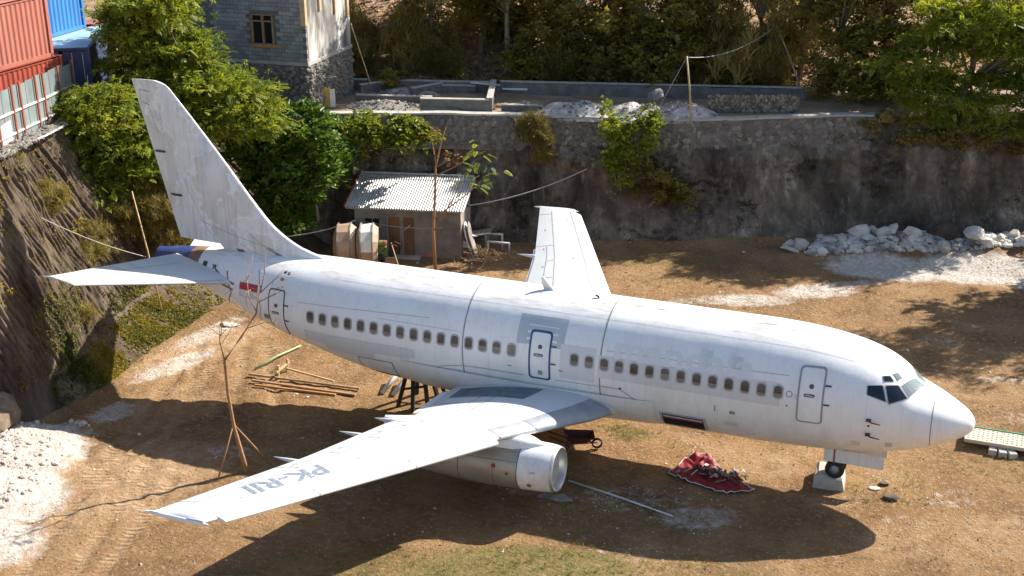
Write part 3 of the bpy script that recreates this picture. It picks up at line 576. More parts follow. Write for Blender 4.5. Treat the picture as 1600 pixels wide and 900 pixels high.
# cargo hatch with striped lining
o = rrect(.68, .30, .05); mb = MB(); disc_patch(mb, 8.68, -1.42, o, .02, 4); h_ = mb.build('cargo_hatch', 'dark_void', PL)
mb = MB(); ring_patch(mb, 8.68, -1.42, rrect(.76, .36, .07), o, .03); mb.build('hatch_frame', 'frame_grey', h_)
for z_, c in ((-1.22, 'flag_white'), (-1.285, 'flag_red'), (-1.17, 'blue_trim')):
    mb = MB(); ribbon(mb, [(9.32, z_), (8.04, z_)], .05, .026); mb.build('stripe', c, h_)
mb = MB(); ring_patch(mb, 19.65, -1.3, rrect(.7, .4, .08), rrect(.675, .375, .07), .01); ribbon(mb, [(20.3, -1.66), (19, -1.68)], .1, .012); mb.build('cargo_hatch_outline', 'line_dark', PL)
# flag, placards, dots, probes, antenna
mb = MB(); rect_patch(mb, 25.22, 24.4, .82, 1.06, .008, 6); fl = mb.build('flag', 'flag_red', PL)
mb = MB(); rect_patch(mb, 25.22, 24.4, .58, .818, .007, 6); mb.build('flag_lower_half', 'flag_white', fl)
mb = MB(); ribbon(mb, [(25.22, .58), (24.4, .58), (24.4, .82)], .012, .009); ribbon(mb, [(25.22, .58), (25.22, .82)], .012, .009); mb.build('flag_outline', 'line_grey', fl)
for s_, z_, a, b_, c in ((7.05, -.62, .09, .06, 'line_grey'), (7.1, -1.1, .2, .07, 'patch_paint'), (2.35, -1.15, .1, .1, 'grey_patch'), (3.3, -1.2, .13, .1, 'patch_paint'), (10.69, -.4, .04, .04, 'line_dark'), (5.38, -.05, .025, .025, 'line_dark'), (24.0, 0.0, .14, .1, 'line_grey'), (27.0, 1.35, .1, .08, 'line_dark'), (26.5, 1.35, .05, .04, 'line_dark'), (7.6, -.55, .02, .12, 'line_grey'), (14.5, -.2, .07, .012, 'line_dark'), (12.7, -.1, .08, .015, 'line_dark'), (5.1, .28, .08, .08, 'patch_paint')):
    mb = MB(); disc_patch(mb, s_, z_, rrect(a, b_, min(a, b_)*.4), .010, 2); mb.build('placard', c, PL)
mb = MB(); ring_patch(mb, 5.33, .33, rrect(.1, .1, .098), rrect(.075, .075, .07), .01); mb.build('emblem_ring', 'line_grey', PL)
mb = MB(); ribbon(mb, [(24.55, 1.5), (24.3, 1.0), (24.25, .2), (24.5, -.35)], .02, .008); ribbon(mb, [(24.9, 1.0), (24.9, .2)], .012, .008); mb.build('tail_panel_lines', 'line_dark', PL, kind='stuff')
mb = MB(); ribbon(mb, [(25.9, 1.3), (25.6, .6), (25.9, .1)], .05, .008); ribbon(mb, [(26.7, 1.28), (26.1, .95), (25.5, .82)], .28, .006); mb.build('stabiliser_seal', 'copper_brown', PL, label='scuffed brown plate at the tailplane root')
for z_ in (-.2, -.72):
    mb = MB(); p = onsurf(np.array(2.95), np.array(z_), 0); mb.beam(p+[.0, .05, 0], p+[.0, -.13, 0], .14, .05); mb.tube([p+[.0, -.12, 0], p+[.10, -.14, -.03], p+[.36, -.15, -.05]], [.025, .022, .015], 6); mb.build('pitot_probe', 'line_dark', PL)
mb = MB(); disc_patch(mb, 2.95, -.42, rrect(.035, .035, .03), .01, 2); mb.build('static_port', 'line_dark', PL)
mb = MB(); ap = [(-13.62, 1.86), (-14.0, 1.86), (-14.12, 2.3), (-14.02, 2.31)]
mb.add([(a, -.012-.01*(c < 2), c+ZO) for a, c in ap]+[(a, .012+.01*(c < 2), c+ZO) for a, c in ap], [(0, 1, 2, 3), (7, 6, 5, 4), (0, 4, 5, 1), (1, 5, 6, 2), (2, 6, 7, 3), (3, 7, 4, 0)]); mb.build('blade_antenna', 'white_paint', PL)
mb = MB(); mb.tube([(-12.05, -.1, 1.85+ZO), (-12.05, -.1, 1.93+ZO), (-12.15, -.1, 1.97+ZO)], .035, 6); mb.build('beacon', 'line_dark', PL)
# ghost of the removed title above the windows
def text_mesh(body, size, fn, name, mat_, parent, ext=0):
    c = bpy.data.curves.new('t', 'FONT'); c.body = body; c.size = size; c.offset = .022*size; c.resolution_u = 4; o = bpy.data.objects.new('t', c); COL.objects.link(o)
    dg = bpy.context.evaluated_depsgraph_get(); me = bpy.data.meshes.new_from_object(o.evaluated_get(dg)); bpy.data.objects.remove(o)
    import bmesh
    bm = bmesh.new(); bm.from_mesh(me); bmesh.ops.triangulate(bm, faces=bm.faces); bmesh.ops.subdivide_edges(bm, edges=[e for e in bm.edges if e.calc_length() > .12], cuts=2, use_grid_fill=True); bm.to_mesh(me); bm.free()
    V = np.array([v.co[:] for v in me.vertices]); V = fn(V[:, 0], V[:, 1]); me.vertices.foreach_set('co', np.asarray(V, np.float32).ravel()); me.materials.clear(); me.materials.append(MT[mat_]); me.update(); me.name = name
    return link(name, me, parent)
text_mesh('mandala', 1.5, lambda a, b_: onsurf(11.0-a*.92, .60+b_*.62, .0085), 'removed_title_ghost', 'ghost_paint', PL)
# cockpit glazing
def pane(nm, C, mat_, frame=.045):
    for sd in (1, -1):
        C_ = np.array([(-s_, y_*sd, z_+ZO) for s_, y_, z_ in C]); cen = C_.mean(0)
        def bil(c, off, n=6):
            U, V = np.meshgrid(np.linspace(0, 1, n), np.linspace(0, 1, n), indexing='ij'); U = U[..., None]; V = V[..., None]
            return projp((c[0]*(1-U)+c[1]*U)*(1-V)+(c[3]*(1-U)+c[2]*U)*V, off)
        d = C_-cen; big = cen+d*(1+frame/np.linalg.norm(d, axis=1).mean()*1.0)
        mb = MB(); mb.grid(bil(big, .008)); w_ = mb.build('cockpit_window', 'frame_grey', PL); mb = MB(); mb.grid(bil(C_, .016)); mb.build('pane', mat_, w_)
pane('', [(2.17, -.86, .72), (1.83, -.10, .70), (1.55, -.12, .51), (1.91, -.95, .43)], 'windshield')
pane('', [(2.6, -1.14, .77), (2.26, -.93, .74), (1.96, -1.02, .41), (2.44, -1.37, .31)], 'glass_dark')
pane('', [(3.1, -1.34, .77), (2.69, -1.18, .78), (2.53, -1.37, .36), (3.08, -1.46, .54)], 'glass_dark', .03)
pane('', [(2.72, -.97, .99), (2.53, -.85, .97), (2.40, -.92, .85), (2.66, -1.07, .88)], 'glass_dark', .03)
pane('', [(2.46, -.73, 1.0), (2.33, -.58, 1.0), (2.19, -.63, .87), (2.3, -.84, .86)], 'windshield', .03)

# ---------------------------------------------------------------- wings
LEt = np.array([(0, 10.2), (1.88, 10.95), (2.7, 11.35), (4.0, 12.3), (5.5, 13.35), (5.7, 13.45), (14.15, 18.0)]); TEt = np.array([(0, 16.6), (4.6, 16.6), (5.6, 17.1), (9.1, 17.95), (14.15, 19.68)])
def chord(y): return np.interp(y, LEt[:, 0], LEt[:, 1]), np.interp(y, TEt[:, 0], TEt[:, 1])
def wz(y): return -1.42+np.clip(y-1.88, -2, 20)*(1.32/12.25)
def tc_(y): return np.interp(y, [0, 5, 14.15], [.125, .115, .10])
def naca(x, t_): return 5*t_*(.2969*np.sqrt(x)-.126*x-.3516*x**2+.2843*x**3-.1015*x**4)
def wpt(y, c, side, up=1, off=0):         # y span, c chord fraction
    y = np.asarray(y, float); c = np.asarray(c, float); le, te = chord(y); ch = te-le
    z = wz(y)+up*naca(np.clip(c, 0, 1), tc_(y))*ch*(1.15 if up > 0 else .8)+.03*ch*np.sin(np.pi*np.clip(c, 0, 1))+.02*ch*(1-c)
    return np.stack([-(le+c*ch), side*y, z+ZO+off*up], -1)
def wing(side):
    yl = np.concatenate([np.linspace(.5, 1.88, 3), np.linspace(1.88, 5.5, 14)[1:], np.linspace(5.7, 13.9, 24), [14.02, 14.1, 14.15]])
    cc = np.linspace(0, 1, 26)**1.6; cu = np.concatenate([cc[::-1], cc[1:]]); upv = np.concatenate([np.ones(26), -np.ones(25)])
    rows = []
    for y in yl:
        k = 1 if y < 14 else {14.02: .8, 14.1: .5, 14.15: .05}[round(float(y), 2)]
        p = np.array([wpt(y, c, side, u_) for c, u_ in zip(cu, upv)]); mid = p.mean(0)[2]; p[:, 2] = mid+(p[:, 2]-mid)*k; rows.append(p)
    mb = MB(); mb.grid(np.array(rows)); wg = mb.build('wing', 'wing_paint', PL, True, )
    wg['label'] = 'right wing with faded registration' if side < 0 else 'left wing beyond the fuselage'
    # leading edge glove in bare metal, slats outboard
    def le_piece(nm, y0, y1, c1, fwd, droop, mat_, off):
        yy = np.linspace(y0, y1, 10); cc2 = np.linspace(0, 1, 10)**1.7; r_ = []
        for y in yy:
            up_ = wpt(np.full(10, y), cc2[::-1]*c1, side, 1, off); lo_ = wpt(np.full(9, y), cc2[1:]*c1*.7, side, -1, off); p = np.concatenate([up_, lo_])
            wgt = 1-np.concatenate([cc2[::-1], cc2[1:]]); p[:, 0] += fwd*wgt; p[:, 2] -= droop*wgt; r_.append(p)
        mb = MB(); r_ = np.array(r_); mb.grid(r_); k = r_.shape[1]; mb.add(list(r_[0]), [tuple(range(k))]); mb.add(list(r_[-1]), [tuple(range(k))[::-1]]); return mb.build(nm, mat_, wg, True)
    le_piece('leading_edge', 1.9, 4.35, .13, .02, .0, 'grey_metal', .008); le_piece('leading_edge', 4.4, 5.45, .13, .03, .0, 'lip_metal', .008)
    for y0, y1 in ((5.72, 8.35), (8.42, 11.2), (11.27, 13.75)): le_piece('slat', y0, y1, .17, .20, .06, 'white_paint', .014)
    mb = MB(); mb.box((-11.35, side*2.35, wz(2.35)+ZO+.1), (.02, .38, .16)); mb.build('landing_light', 'glass_dark', wg)
    # panel lines on the upper skin
    W = lambda a, c: wpt(a, c, side, 1, .006)
    mb = MB()
    for pts in ([(2.2, .70), (5.3, .66), (5.6, .66), (13.6, .68)], [(5.9, .80), (10.2, .80)], [(10.2, .68), (10.2, .99)], [(13.3, .68), (13.3, .99)], [(7.3, .68), (7.3, .8)], [(8.8, .68), (8.8, .8)], [(5.6, .66), (5.6, .98)], [(2.4, .60), (5.2, .56)], [(3.6, .58), (3.6, .98)], [(5.75, .19), (13.8, .19)]):
        pts = np.array(pts); Q = np.concatenate([np.linspace(a, b_, 14)[(1 if i else 0):] for i, (a, b_) in enumerate(zip(pts[:-1], pts[1:]))]); le, te = chord(Q[:, 0]); d = np.gradient(Q, axis=0); al = np.abs(d[:, 0]) > np.abs(d[:, 1])
        e = np.where(al[:, None], np.stack([0*le, .016/(te-le)], 1), np.stack([np.full(len(le), .016), 0*le], 1)); mb.grid(np.stack([W(Q[:, 0]+e[:, 0], Q[:, 1]+e[:, 1]), W(Q[:, 0]-e[:, 0], Q[:, 1]-e[:, 1])], 1))
    mb.build('panel_lines', 'line_grey', wg, kind='stuff')
    mb = MB()
    for y0, c in ((6.6, .82), (8.2, .82), (9.8, .84), (11.6, .82), (6.0, .72), (12.6, .30), (9.0, .35)): mb.grid(np.stack([W(np.array([y0, y0+.16]), np.array([c, c+.004])), W(np.array([y0, y0+.16]), np.array([c+.03, c+.03]))], 0))
    mb.build('access_panels', 'line_grey', wg, kind='stuff')
    yy, c2 = np.meshgrid(np.linspace(2.0, 3.0, 8), np.linspace(.40, .93, 10), indexing='ij'); mb = MB(); mb.grid(wpt(yy, c2, side, 1, .007)); mb.build('walkway_patch', 'walk_grey', wg)
    # flap pieces and track fairings
    for y0, y1, ext, dz in ((2.1, 4.3, .28, .03), (5.7, 10.1, .10, .02)):
        mb = MB(); r_ = []
        for y in np.linspace(y0, y1, 6):
            le, te = chord(y); z0 = float(wz(y))+ZO-.03; r_.append([(-(te-.5), side*y, z0+.07), (-(te-.1), side*y, z0+.05), (-(te+ext), side*y, z0-.02-dz), (-(te+ext), side*y, z0-.045-dz), (-(te-.2), side*y, z0-.09), (-(te-.5), side*y, z0+.07)])
        mb.grid(np.array(r_)); a = r_[0][:5]; c = r_[-1][:5]; mb.add(a, [(0, 1, 2, 3, 4)]); mb.add(c, [(4, 3, 2, 1, 0)]); mb.build('flap', 'white_paint', wg)
    for y, tip, ln, rr in ((5.35, .75, 2.0, .19), (6.85, .75, 2.2, .15), (9.45, .80, 2.1, .13)):
        le, te = chord(y); z0 = float(wz(y))+ZO-.10; mb = MB(); pr_ = [(k*ln, rr*max(.02, (math.sin(math.pi*min(1, k*1.35)*.5)*(1-k**2.2)))) for k in np.linspace(0, 1, 12)]
        mb.lathe(pr_, (-(te+tip-ln), side*y, z0), (-1, 0, .03), 12); mb.build('flap_track_fairing', 'wing_paint', wg, True)
    # pointed tip
    mb = MB(); mb.lathe([(0, .02), (.4, .07), (1.2, .075), (1.75, .05), (2.1, .008)], (-17.85, side*14.13, wz(14.15)+ZO), (-1, 0, .0), 10); mb.build('wing_tip_cap', 'white_paint', wg, True)
    mb = MB(); mb.tube([(-18.02, side*14.12, wz(14.15)+ZO+.06), (-18.5, side*14.15, wz(14.15)+ZO+.075)], [.03, .02], 6); mb.build('position_light', 'frame_grey', wg)
    # engine
    ey, ez = 4.83, -1.98
    eng = MB(); O = (-11.62, side*ey, ez+ZO); A = (-1, 0, -.035)
    eng.lathe([(1.12, .775), (2.0, .80), (3.2, .78), (4.2, .70), (5.2, .60), (6.0, .53)], O, A, 36); e = eng.build('engine', 'bare_metal', PL, True); e['label'] = 'engine pod under the '+('right' if side < 0 else 'left')+' wing'
    mb = MB(); mb.lathe([(.10, .725), (.4, .755), (1.13, .781)], O, A, 36); mb.build('inlet_cowl', 'white_paint', e, True)
    mb = MB(); mb.lathe([(.25, .60), (.08, .625), (.01, .655), (0, .68), (.02, .70), (.105, .727)], O, A, 36); mb.build('inlet_lip', 'lip_metal', e, True)
    mb = MB(); mb.lathe([(.25, .60), (.8, .56), (1.1, .55)], O, A, 36); mb.build('inlet_duct', 'frame_grey', e, True)
    mb = MB(); mb.lathe([(1.1, .56), (1.1, .17), (.95, .15), (.72, .01)], O, A, 24); mb.build('fan_hub', 'line_dark', e, True)
    for k in range(18):
        a = 2*math.pi*k/18; mb = MB(); c = Vector((O[0]-.98, O[1], O[2])); d1 = Vector((0, math.cos(a), math.sin(a))); d2 = Vector((.5, -math.sin(a)*.8, math.cos(a)*.8))
        mb.add([c+d1*.16-d2*.04, c+d1*.54-d2*.06, c+d1*.54+d2*.06, c+d1*.16+d2*.04], [(0, 1, 2, 3)]); mb.build('fan_blade', 'bare_metal', e)
    mb = MB(); mb.lathe([(6.0, .53), (6.25, .48), (6.1, .46), (5.4, .44)], O, A, 30); mb.build('exhaust_nozzle', 'grey_metal', e, True)
    for t_, c in ((1.13, 'line_dark'), (1.92, 'machine_red'), (3.1, 'line_dark')):
        mb = MB(); rr = np.interp(t_, [1.12, 2, 3.2], [.79, .806, .786]); a1 = (-.6, 3.6) if c == 'line_dark' else (1.4, 2.6)
        P_ = [[(O[0]-t_-k, O[1]+side*rr*math.cos(q)*-1 if 0 else O[1]-rr*math.sin(q), O[2]-.035*t_+rr*math.cos(q)) for k in (0, .02)] for q in np.linspace(*a1, 24)]; mb.grid(np.array(P_)); mb.build('cowl_line', c, e)
    for t_, q, rr, c in ((.75, 2.0, .075, 'copper_brown'), (1.45, 1.55, .05, 'machine_red'), (1.9, 1.3, .07, 'machine_red')):
        mb = MB(); rad = float(np.interp(t_, [.4, 1.13, 2], [.76, .786, .81])); nrm = Vector((0, -math.sin(q), math.cos(q))); c0 = Vector(O)+Vector((-t_, 0, -.035*t_))+nrm*rad
        mb.lathe([(0, rr), (.012, rr), (.012, .01)], c0, nrm, 14); mb.build('cowl_marking', c, e)
    for q, t0_, t1_ in ((1.05, 1.2, 4.6), (2.35, 1.2, 4.6)):
        mb = MB(); P_ = []
        for t_ in np.linspace(t0_, t1_, 14):
            rr = float(np.interp(t_, [1.12, 2, 3.2, 4.2, 5.2], [.777, .802, .782, .702, .602]))+.006; P_.append([(O[0]-t_, O[1]-rr*math.sin(q+e_), O[2]-.035*t_+rr*math.cos(q+e_)) for e_ in (0, .014)])
        mb.grid(np.array(P_)); mb.build('cowl_seam', 'line_dark', e)
    for t_, q in ((1.5, 2.38), (2.3, 2.38), (3.0, 2.38), (1.7, 1.75), (2.6, 1.6), (.55, 1.35)):
        rr = float(np.interp(t_, [.4, 1.12, 2, 3.2], [.757, .782, .802, .782]))+.008; mb = MB(); mb.grid(np.array([[(O[0]-t_-a, O[1]-rr*math.sin(q+b_), O[2]-.035*t_+rr*math.cos(q+b_)) for b_ in (0, .045)] for a in (0, .13)])); mb.build('cowl_latch', 'line_grey', e)
    # pylon
    rows = []
    for s_, zt, zb, hw in ((12.05, -1.22, -1.35, .04), (12.5, -1.08, -1.4, .26), (13.0, -.98, -1.4, .40), (13.6, -.86, -1.4, .42), (14.6, -.95, -1.4, .42), (16.6, -1.1, -1.5, .36), (17.6, -1.2, -1.5, .12)):
        rows.append([(-s_, side*ey+hw*a, b_*zt+(1-b_)*zb+ZO) for a, b_ in ((-1, 0), (-1, .45), (-.7, .85), (0, 1), (.7, .85), (1, .45), (1, 0))])
    mb = MB(); mb.grid(np.array(rows)); mb.build('pylon', 'white_paint', e, True)
    return wg
wr = wing(-1); wl = wing(1)
bd = Vector((-.477, -.879, 0)).normalized(); ud = Vector((.879, -.477, 0)).normalized(); t0 = Vector((-17.05, -9.85, 0))
def onwing(a, b_):
    p = np.array([t0+bd*float(x)*1.0+ud*float(y) for x, y in zip(a, b_)]); y = -p[:, 1]; le, te = chord(y); return wpt(y, (-p[:, 0]-le)/(te-le), -1, 1, .009)
text_mesh('PK-RII', .98, onwing, 'registration_lettering', 'letter_grey', wr)

# ---------------------------------------------------------------- fin, rudder, tailplane
FLE = np.array([(1.2, 21.4), (1.87, 22.3), (2.15, 23.2), (2.48, 23.87), (2.95, 24.5), (3.48, 24.98), (5.14, 26.31), (7.4, 28.22), (7.62, 28.42), (7.76, 28.66), (7.83, 28.95)])
fle = pchip(FLE[:, 0], FLE[:, 1])
def fte(z): return np.interp(z, [1.2, 7.83], [28.35, 29.98])
def fin_loft(nm, c0, c1, mat_, zs, parent=PL, th0=.09, off=0):
    rows = []; cc = np.linspace(0, 1, 16)**1.3 if c0 == 0 else np.linspace(0, 1, 8)
    for z in zs:
        le, te = float(fle(z)), float(fte(z)); ch = te-le; thk = min(.09*ch, .36) if z < 7.8 else .04; c = c0+(c1-c0)*cc
        hw = naca(c, .5)*2*thk/.5*.5+off; a = [(-(le+q*ch), -h, z+ZO) for q, h in zip(c[::-1], hw[::-1])]; b2 = [(-(le+q*ch), h, z+ZO) for q, h in zip(c[1 if c0 == 0 else 0:], hw[1 if c0 == 0 else 0:])]
        rows.append(a+b2+([a[0]] if c0 else []))
    mb = MB(); rows = np.array(rows); mb.grid(rows); k = rows.shape[1]; mb.add(list(rows[-1]), [tuple(range(k))]); return mb.build(nm, mat_, parent, True)
zs = np.concatenate([np.linspace(1.2, 3, 16), np.linspace(3.2, 7.4, 18), np.linspace(7.5, 7.83, 8)])
fin = fin_loft('fin', 0, .70, 'fin_paint', zs)
rud = fin_loft('rudder', .705, 1.0, 'fin_paint', np.linspace(1.95, 7.826, 24))
mb = MB()
rows = [[(-(float(fle(z))+q*.085), sy*(.012+.035*q), z+ZO) for q, sy in ((1, -1), (.4, -1), (-.12, 0), (.4, 1), (1, 1))] for z in zs if z > 1.9]; mb.grid(np.array(rows)); mb.build('leading_edge_strip', 'white_paint', fin, True)
def finpt(c, z, off=.006): le, te = fle(z), fte(z); ch = te-le; return np.stack([-(le+c*ch), -(naca(c, .5)*2*np.minimum(.09*ch, .36)/.5*.5)-off, z+ZO], -1)
mb = MB()
for pts in ([(.25, 2.0), (.72, 2.75)], [(.88, 5.2), (.96, 5.22)], [(.80, 3.6), (.95, 3.65)], [(.60, 7.4), (.86, 7.45), (.93, 7.0), (.74, 6.9)], [(.5, 2.1), (.5, 1.6)], [(.30, 2.6), (.30, 1.5)], [(.76, 7.2), (.8, 6.6), (.81, 5.9)]):
    for (a, b_), (c, d) in zip(pts[:-1], pts[1:]):
        C_ = np.linspace(a, c, 6); Z_ = np.linspace(b_, d, 6); mb.grid(np.stack([finpt(C_, Z_), finpt(C_+.004, Z_+.022)], 1))
mb.build('fin_marks', 'line_dark', fin, kind='stuff')
for c, z in ((.9, 5.22), (.88, 3.62)):
    mb = MB(); p = finpt(np.array(c), np.array(z), 0); mb.lathe([(0, .005), (.1, .045), (.42, .04), (.55, .005)], p+[.3, -.03, 0], (-1, 0, 0), 8); mb.build('rudder_hinge_fairing', 'line_dark', rud)
mb = MB(); C_, Z_ = np.meshgrid(np.linspace(.55, .6, 3), np.linspace(1.62, 1.86, 3), indexing='ij'); mb.grid(finpt(C_, Z_, .01)); mb.build('fin_root_patch', 'copper_brown', fin)
mb = MB(); C_, Z_ = np.meshgrid(np.linspace(.29, .33, 3), np.linspace(1.72, 2.05, 3), indexing='ij'); mb.grid(finpt(C_, Z_, .01)); mb.build('fin_root_patch', 'line_grey', fin)
for side in (-1, 1):
    def sp_(y, c, up, off=0):
        k = (y-.6)/4.75; le = 25.15+(29.05-25.15)*k; te = 28.55+(30.1-28.55)*k; z = .79+1.06*k; ch = te-le; return (-(le+c*ch), side*y, z+.2*c*ch+ZO+up*(naca(np.clip(c, 0, 1), .085)*ch+off))
    cc = np.linspace(0, 1, 16)**1.6; rows = []
    for y in np.concatenate([np.linspace(.4, 5.2, 14), [5.32, 5.36]]):
        k = .3 if y > 5.33 else 1; rows.append([tuple(np.array(sp_(y, c, k))) for c in cc[::-1]]+[sp_(y, c, -k) for c in cc[1:]])
    mb = MB(); mb.grid(np.array(rows)); k = len(rows[0]); mb.add(rows[-1], [tuple(range(k))]); sb = mb.build('tailplane', 'wing_paint', PL, True)
    mb = MB(); mb.grid(np.array([[sp_(y, .68, 1, .005), sp_(y, .69, 1, .005)] for y in np.linspace(1.2, 5.2, 12)])); mb.build('elevator_line', 'line_grey', sb)
    mb = MB(); mb.grid(np.array([[sp_(y, c, 1, .004) for c in (.06, .03, .012, .003)]+[sp_(y, c, -1, .004) for c in (.0, .01, .03)] for y in np.linspace(1.3, 5.2, 12)])); mb.build('leading_edge_strip', 'lip_metal', sb, True)
    mb = MB(); p = sp_(5.3, .7, 0); mb.lathe([(0, .02), (.2, .06), (.42, .045), (.68, .006)], p, (-1, side*.06, .03), 8); mb.build('elevator_horn', 'wing_paint', sb, True)

# ---------------------------------------------------------------- gear
def wheel(parent, x, y, z, rr, wd):
    mb = MB(); mb.lathe([(-wd/2, rr*.55), (-wd/2, rr*.86), (-wd*.3, rr), (wd*.3, rr), (wd/2, rr*.86), (wd/2, rr*.55)], (x, y, z), (0, 1, 0), 26); wh_ = mb.build('wheel', 'tyre', parent, True)
    mb = MB(); mb.lathe([(-wd*.42, .02), (-wd*.42, rr*.3), (-wd*.3, rr*.32), (-wd*.36, rr*.56), (wd*.36, rr*.56), (wd*.42, .02)], (x, y, z), (0, 1, 0), 20); mb.build('rim', 'grey_metal', wh_, True); return wh_
for y in (-.22, .22): wheel(PL, -4.0, y, .76, .305, .2)
mb = MB(); mb.tube([(-4.0, -.3, .76), (-4.0, .3, .76)], .05, 8); mb.tube([(-4.0, 0, .76), (-3.95, 0, 2.0)], [.07, .1], 10); mb.beam((-3.95, 0, 1.2), (-3.2, 0, 1.9), .08); mb.build('nose_strut', 'grey_metal', PL, True)
for y in (-.42, .42):
    mb = MB(); mb.box((-3.42, y, 1.34), (1.85, .035, .46), bev=.01); dn = mb.build('nose_gear_door', 'white_paint', PL)
    mb = MB(); mb.box((-4.02, y*1.06, 1.34), (.05, .014, .5)); mb.build('door_stripe', 'rust_red', dn)
for sd in (-1, 1):
    for y in (2.35, 2.9): wheel(PL, -15.5, sd*y, .52, .51, .34)
    mb = MB(); mb.tube([(-15.5, sd*2.3, .52), (-15.5, sd*2.95, .52)], .07, 8); mb.tube([(-15.5, sd*2.62, .5), (-15.4, sd*2.75, 2.2)], [.1, .14], 10); mb.build('main_strut', 'grey_metal', PL, True)

# ================================================================ THINGS ON THE GROUND
def G0(x, y): return float(gz(np.array([x]), np.array([y]))[0])
# concrete block under the nose wheel
mb = MB(); mb.box((-4.2, .22, .2), (.92, 1.0, .56), R(6), .07); mb.v = [(x+(.12*(z-.2)*(1 if x < -4.2 else -1)), y, z) for x, y, z in mb.v]; jit(mb, .03, 2)
mb.build('concrete_block', 'concrete', None, label='grey concrete block under the nose wheel', cat='block')
# trestle of black steel legs under the belly
tr = thing('support_trestle', (-19.1, .6, 0), 'black steel trestle propping the belly behind the wing', 'trestle')
for i, (a, b_) in enumerate((((-19.75, .05, 0), (-19.35, .35, 1.75)), ((-19.1, -.05, 0), (-19.2, .35, 1.75)), ((-18.6, .2, 0), (-18.85, .45, 1.7)), ((-19.6, 1.3, 0), (-19.3, .95, 1.75)), ((-18.8, 1.4, 0), (-18.95, .95, 1.75)), ((-18.2, 1.1, 0), (-18.7, .8, 1.7)))):
    mb = MB(); mb.beam(a, b_, .13, .13); mb.build('leg', 'black_steel', tr)
mb = MB(); mb.box((-19.05, .65, 1.62), (1.5, .9, .16), .1); mb.build('cradle', 'black_steel', tr)
for a, b_ in (((-19.6, .15, .7), (-18.7, .3, .9)), ((-19.5, 1.2, .8), (-18.6, 1.2, .6))): mb = MB(); mb.beam(a, b_, .07); mb.build('cross_brace', 'black_steel', tr)
for i, (x, lb) in enumerate(((-20.75, 'white pipe leaning behind the trestle, left one of two'), (-20.3, 'white pipe leaning behind the trestle, right one of two'))):
    mb = MB(); mb.tube([(x, .75, .08), (x+.25, 2.4, .75)], .09, 10); mb.build('leaning_pipe', 'white_pvc', None, True, label=lb, cat='pipe', group='white pipes behind the trestle')
# loose timber under the tail
for a, b_, wd, m_, lb in (((-26.3, .35, .10), (-21.7, .75, .10), .10, 'wood', 'long brown timber lying farthest from the camera under the tail'), ((-25.9, -.05, .08), (-21.6, .25, .08), .12, 'wood', 'long brown timber second from the camera under the tail'), ((-25.6, -.35, .07), (-22.3, .0, .07), .09, 'wood_orange', 'shorter timber nearest the camera under the tail'), ((-25.0, .95, .3), (-22.9, .95, .10), .07, 'wood_pale', 'pale timber propped on the small sawhorse')):
    mb = MB(); mb.beam(a, b_, wd, .07, .01); mb.build('timber', m_, None, label=lb, cat='timber', group='loose timber under the tail')
sh = thing('sawhorse', (-25.1, .8, 0), 'small wooden sawhorse among the timbers under the tail', 'sawhorse')
for y in (.6, 1.25): mb = MB(); mb.beam((-25.15, y, 0), (-25.1, y, .55), .07); mb.build('post', 'wood_pale', sh)
mb = MB(); mb.beam((-25.12, .45, .32), (-25.12, 1.4, .36), .06, .08); mb.build('rail', 'wood_pale', sh)
mb = MB(); mb.tube([(-26.4, .95, .06), (-26.15, 2.2, .12), (-25.85, 3.45, .1)], [.035, .04, .035], 8); mb.build('green_bamboo', 'bamboo_green', None, True, label='green bamboo pole lying on the dirt below the rear door', cat='bamboo')
mb = MB(); mb.tube([(-12.05, -2.85, .06), (-10.2, -3.25, .05), (-8.3, -3.75, .05)], .03, 8); mb.build('white_pipe', 'white_pvc', None, True, label='thin white pipe lying in the shade in front of the engine', cat='pipe')
mb = MB(); V, F = rock(300, (.8, .4, .2), I2, 2.0, 4); link('rag', npmesh('rag', V, F, 'wood_grey', True), None, 'crumpled grey rag on the ground below the engine', 'rag').location = (-11.9, -4.0, .06)
# red tarpaulin
U, V = np.meshgrid(np.linspace(0, 1, 44), np.linspace(0, 1, 36), indexing='ij')
c = [np.array(q) for q in ((-9.15, -1.2), (-7.3, -1.85), (-6.25, -1.35), (-8.6, .35))]
PX = (c[0][0]*(1-U)+c[1][0]*U)*(1-V)+(c[3][0]*(1-U)+c[2][0]*U)*V; PY = (c[0][1]*(1-U)+c[1][1]*U)*(1-V)+(c[3][1]*(1-U)+c[2][1]*U)*V
PZ = .05+.16*np.abs(fbm(PX*1.6, PY, .45, 4, 91))+.30*np.exp(-((PX+8.3)/.45)**2-((PY+.05)/.34)**2)*(1+1.4*fbm(PX, PY, .22, 3, 92))+.12*np.abs(fbm(PX, PY, .16, 2, 96))*np.exp(-((PX+7.6)/.8)**2-((PY+.8)/.5)**2); PX = PX+.16*fbm(PY, PX, .6, 3, 93); PY = PY+.12*fbm(PX, PY, .5, 3, 94); PZ += gz(PX, PY)
tp = MB().grid(np.stack([PX, PY, PZ], -1)).build('tarpaulin', 'tarp_red', None, True, label='crumpled red tarpaulin with white hem spread on the ground', cat='tarpaulin')
mb = MB(); E_ = np.concatenate([np.stack([PX, PY, PZ], -1)[:, 0], np.stack([PX, PY, PZ], -1)[-1, 1:], np.stack([PX, PY, PZ], -1)[::-1, -1][1:], np.stack([PX, PY, PZ], -1)[0, ::-1][1:]]); mb.tube(E_+[0, 0, .006], list(.014+.012*np.abs(fbm(E_[:, 0], E_[:, 1], .3, 2, 97))), 5); mb.build('hem', 'tarp_white', tp, True)
g = rng(61); mb = MB()
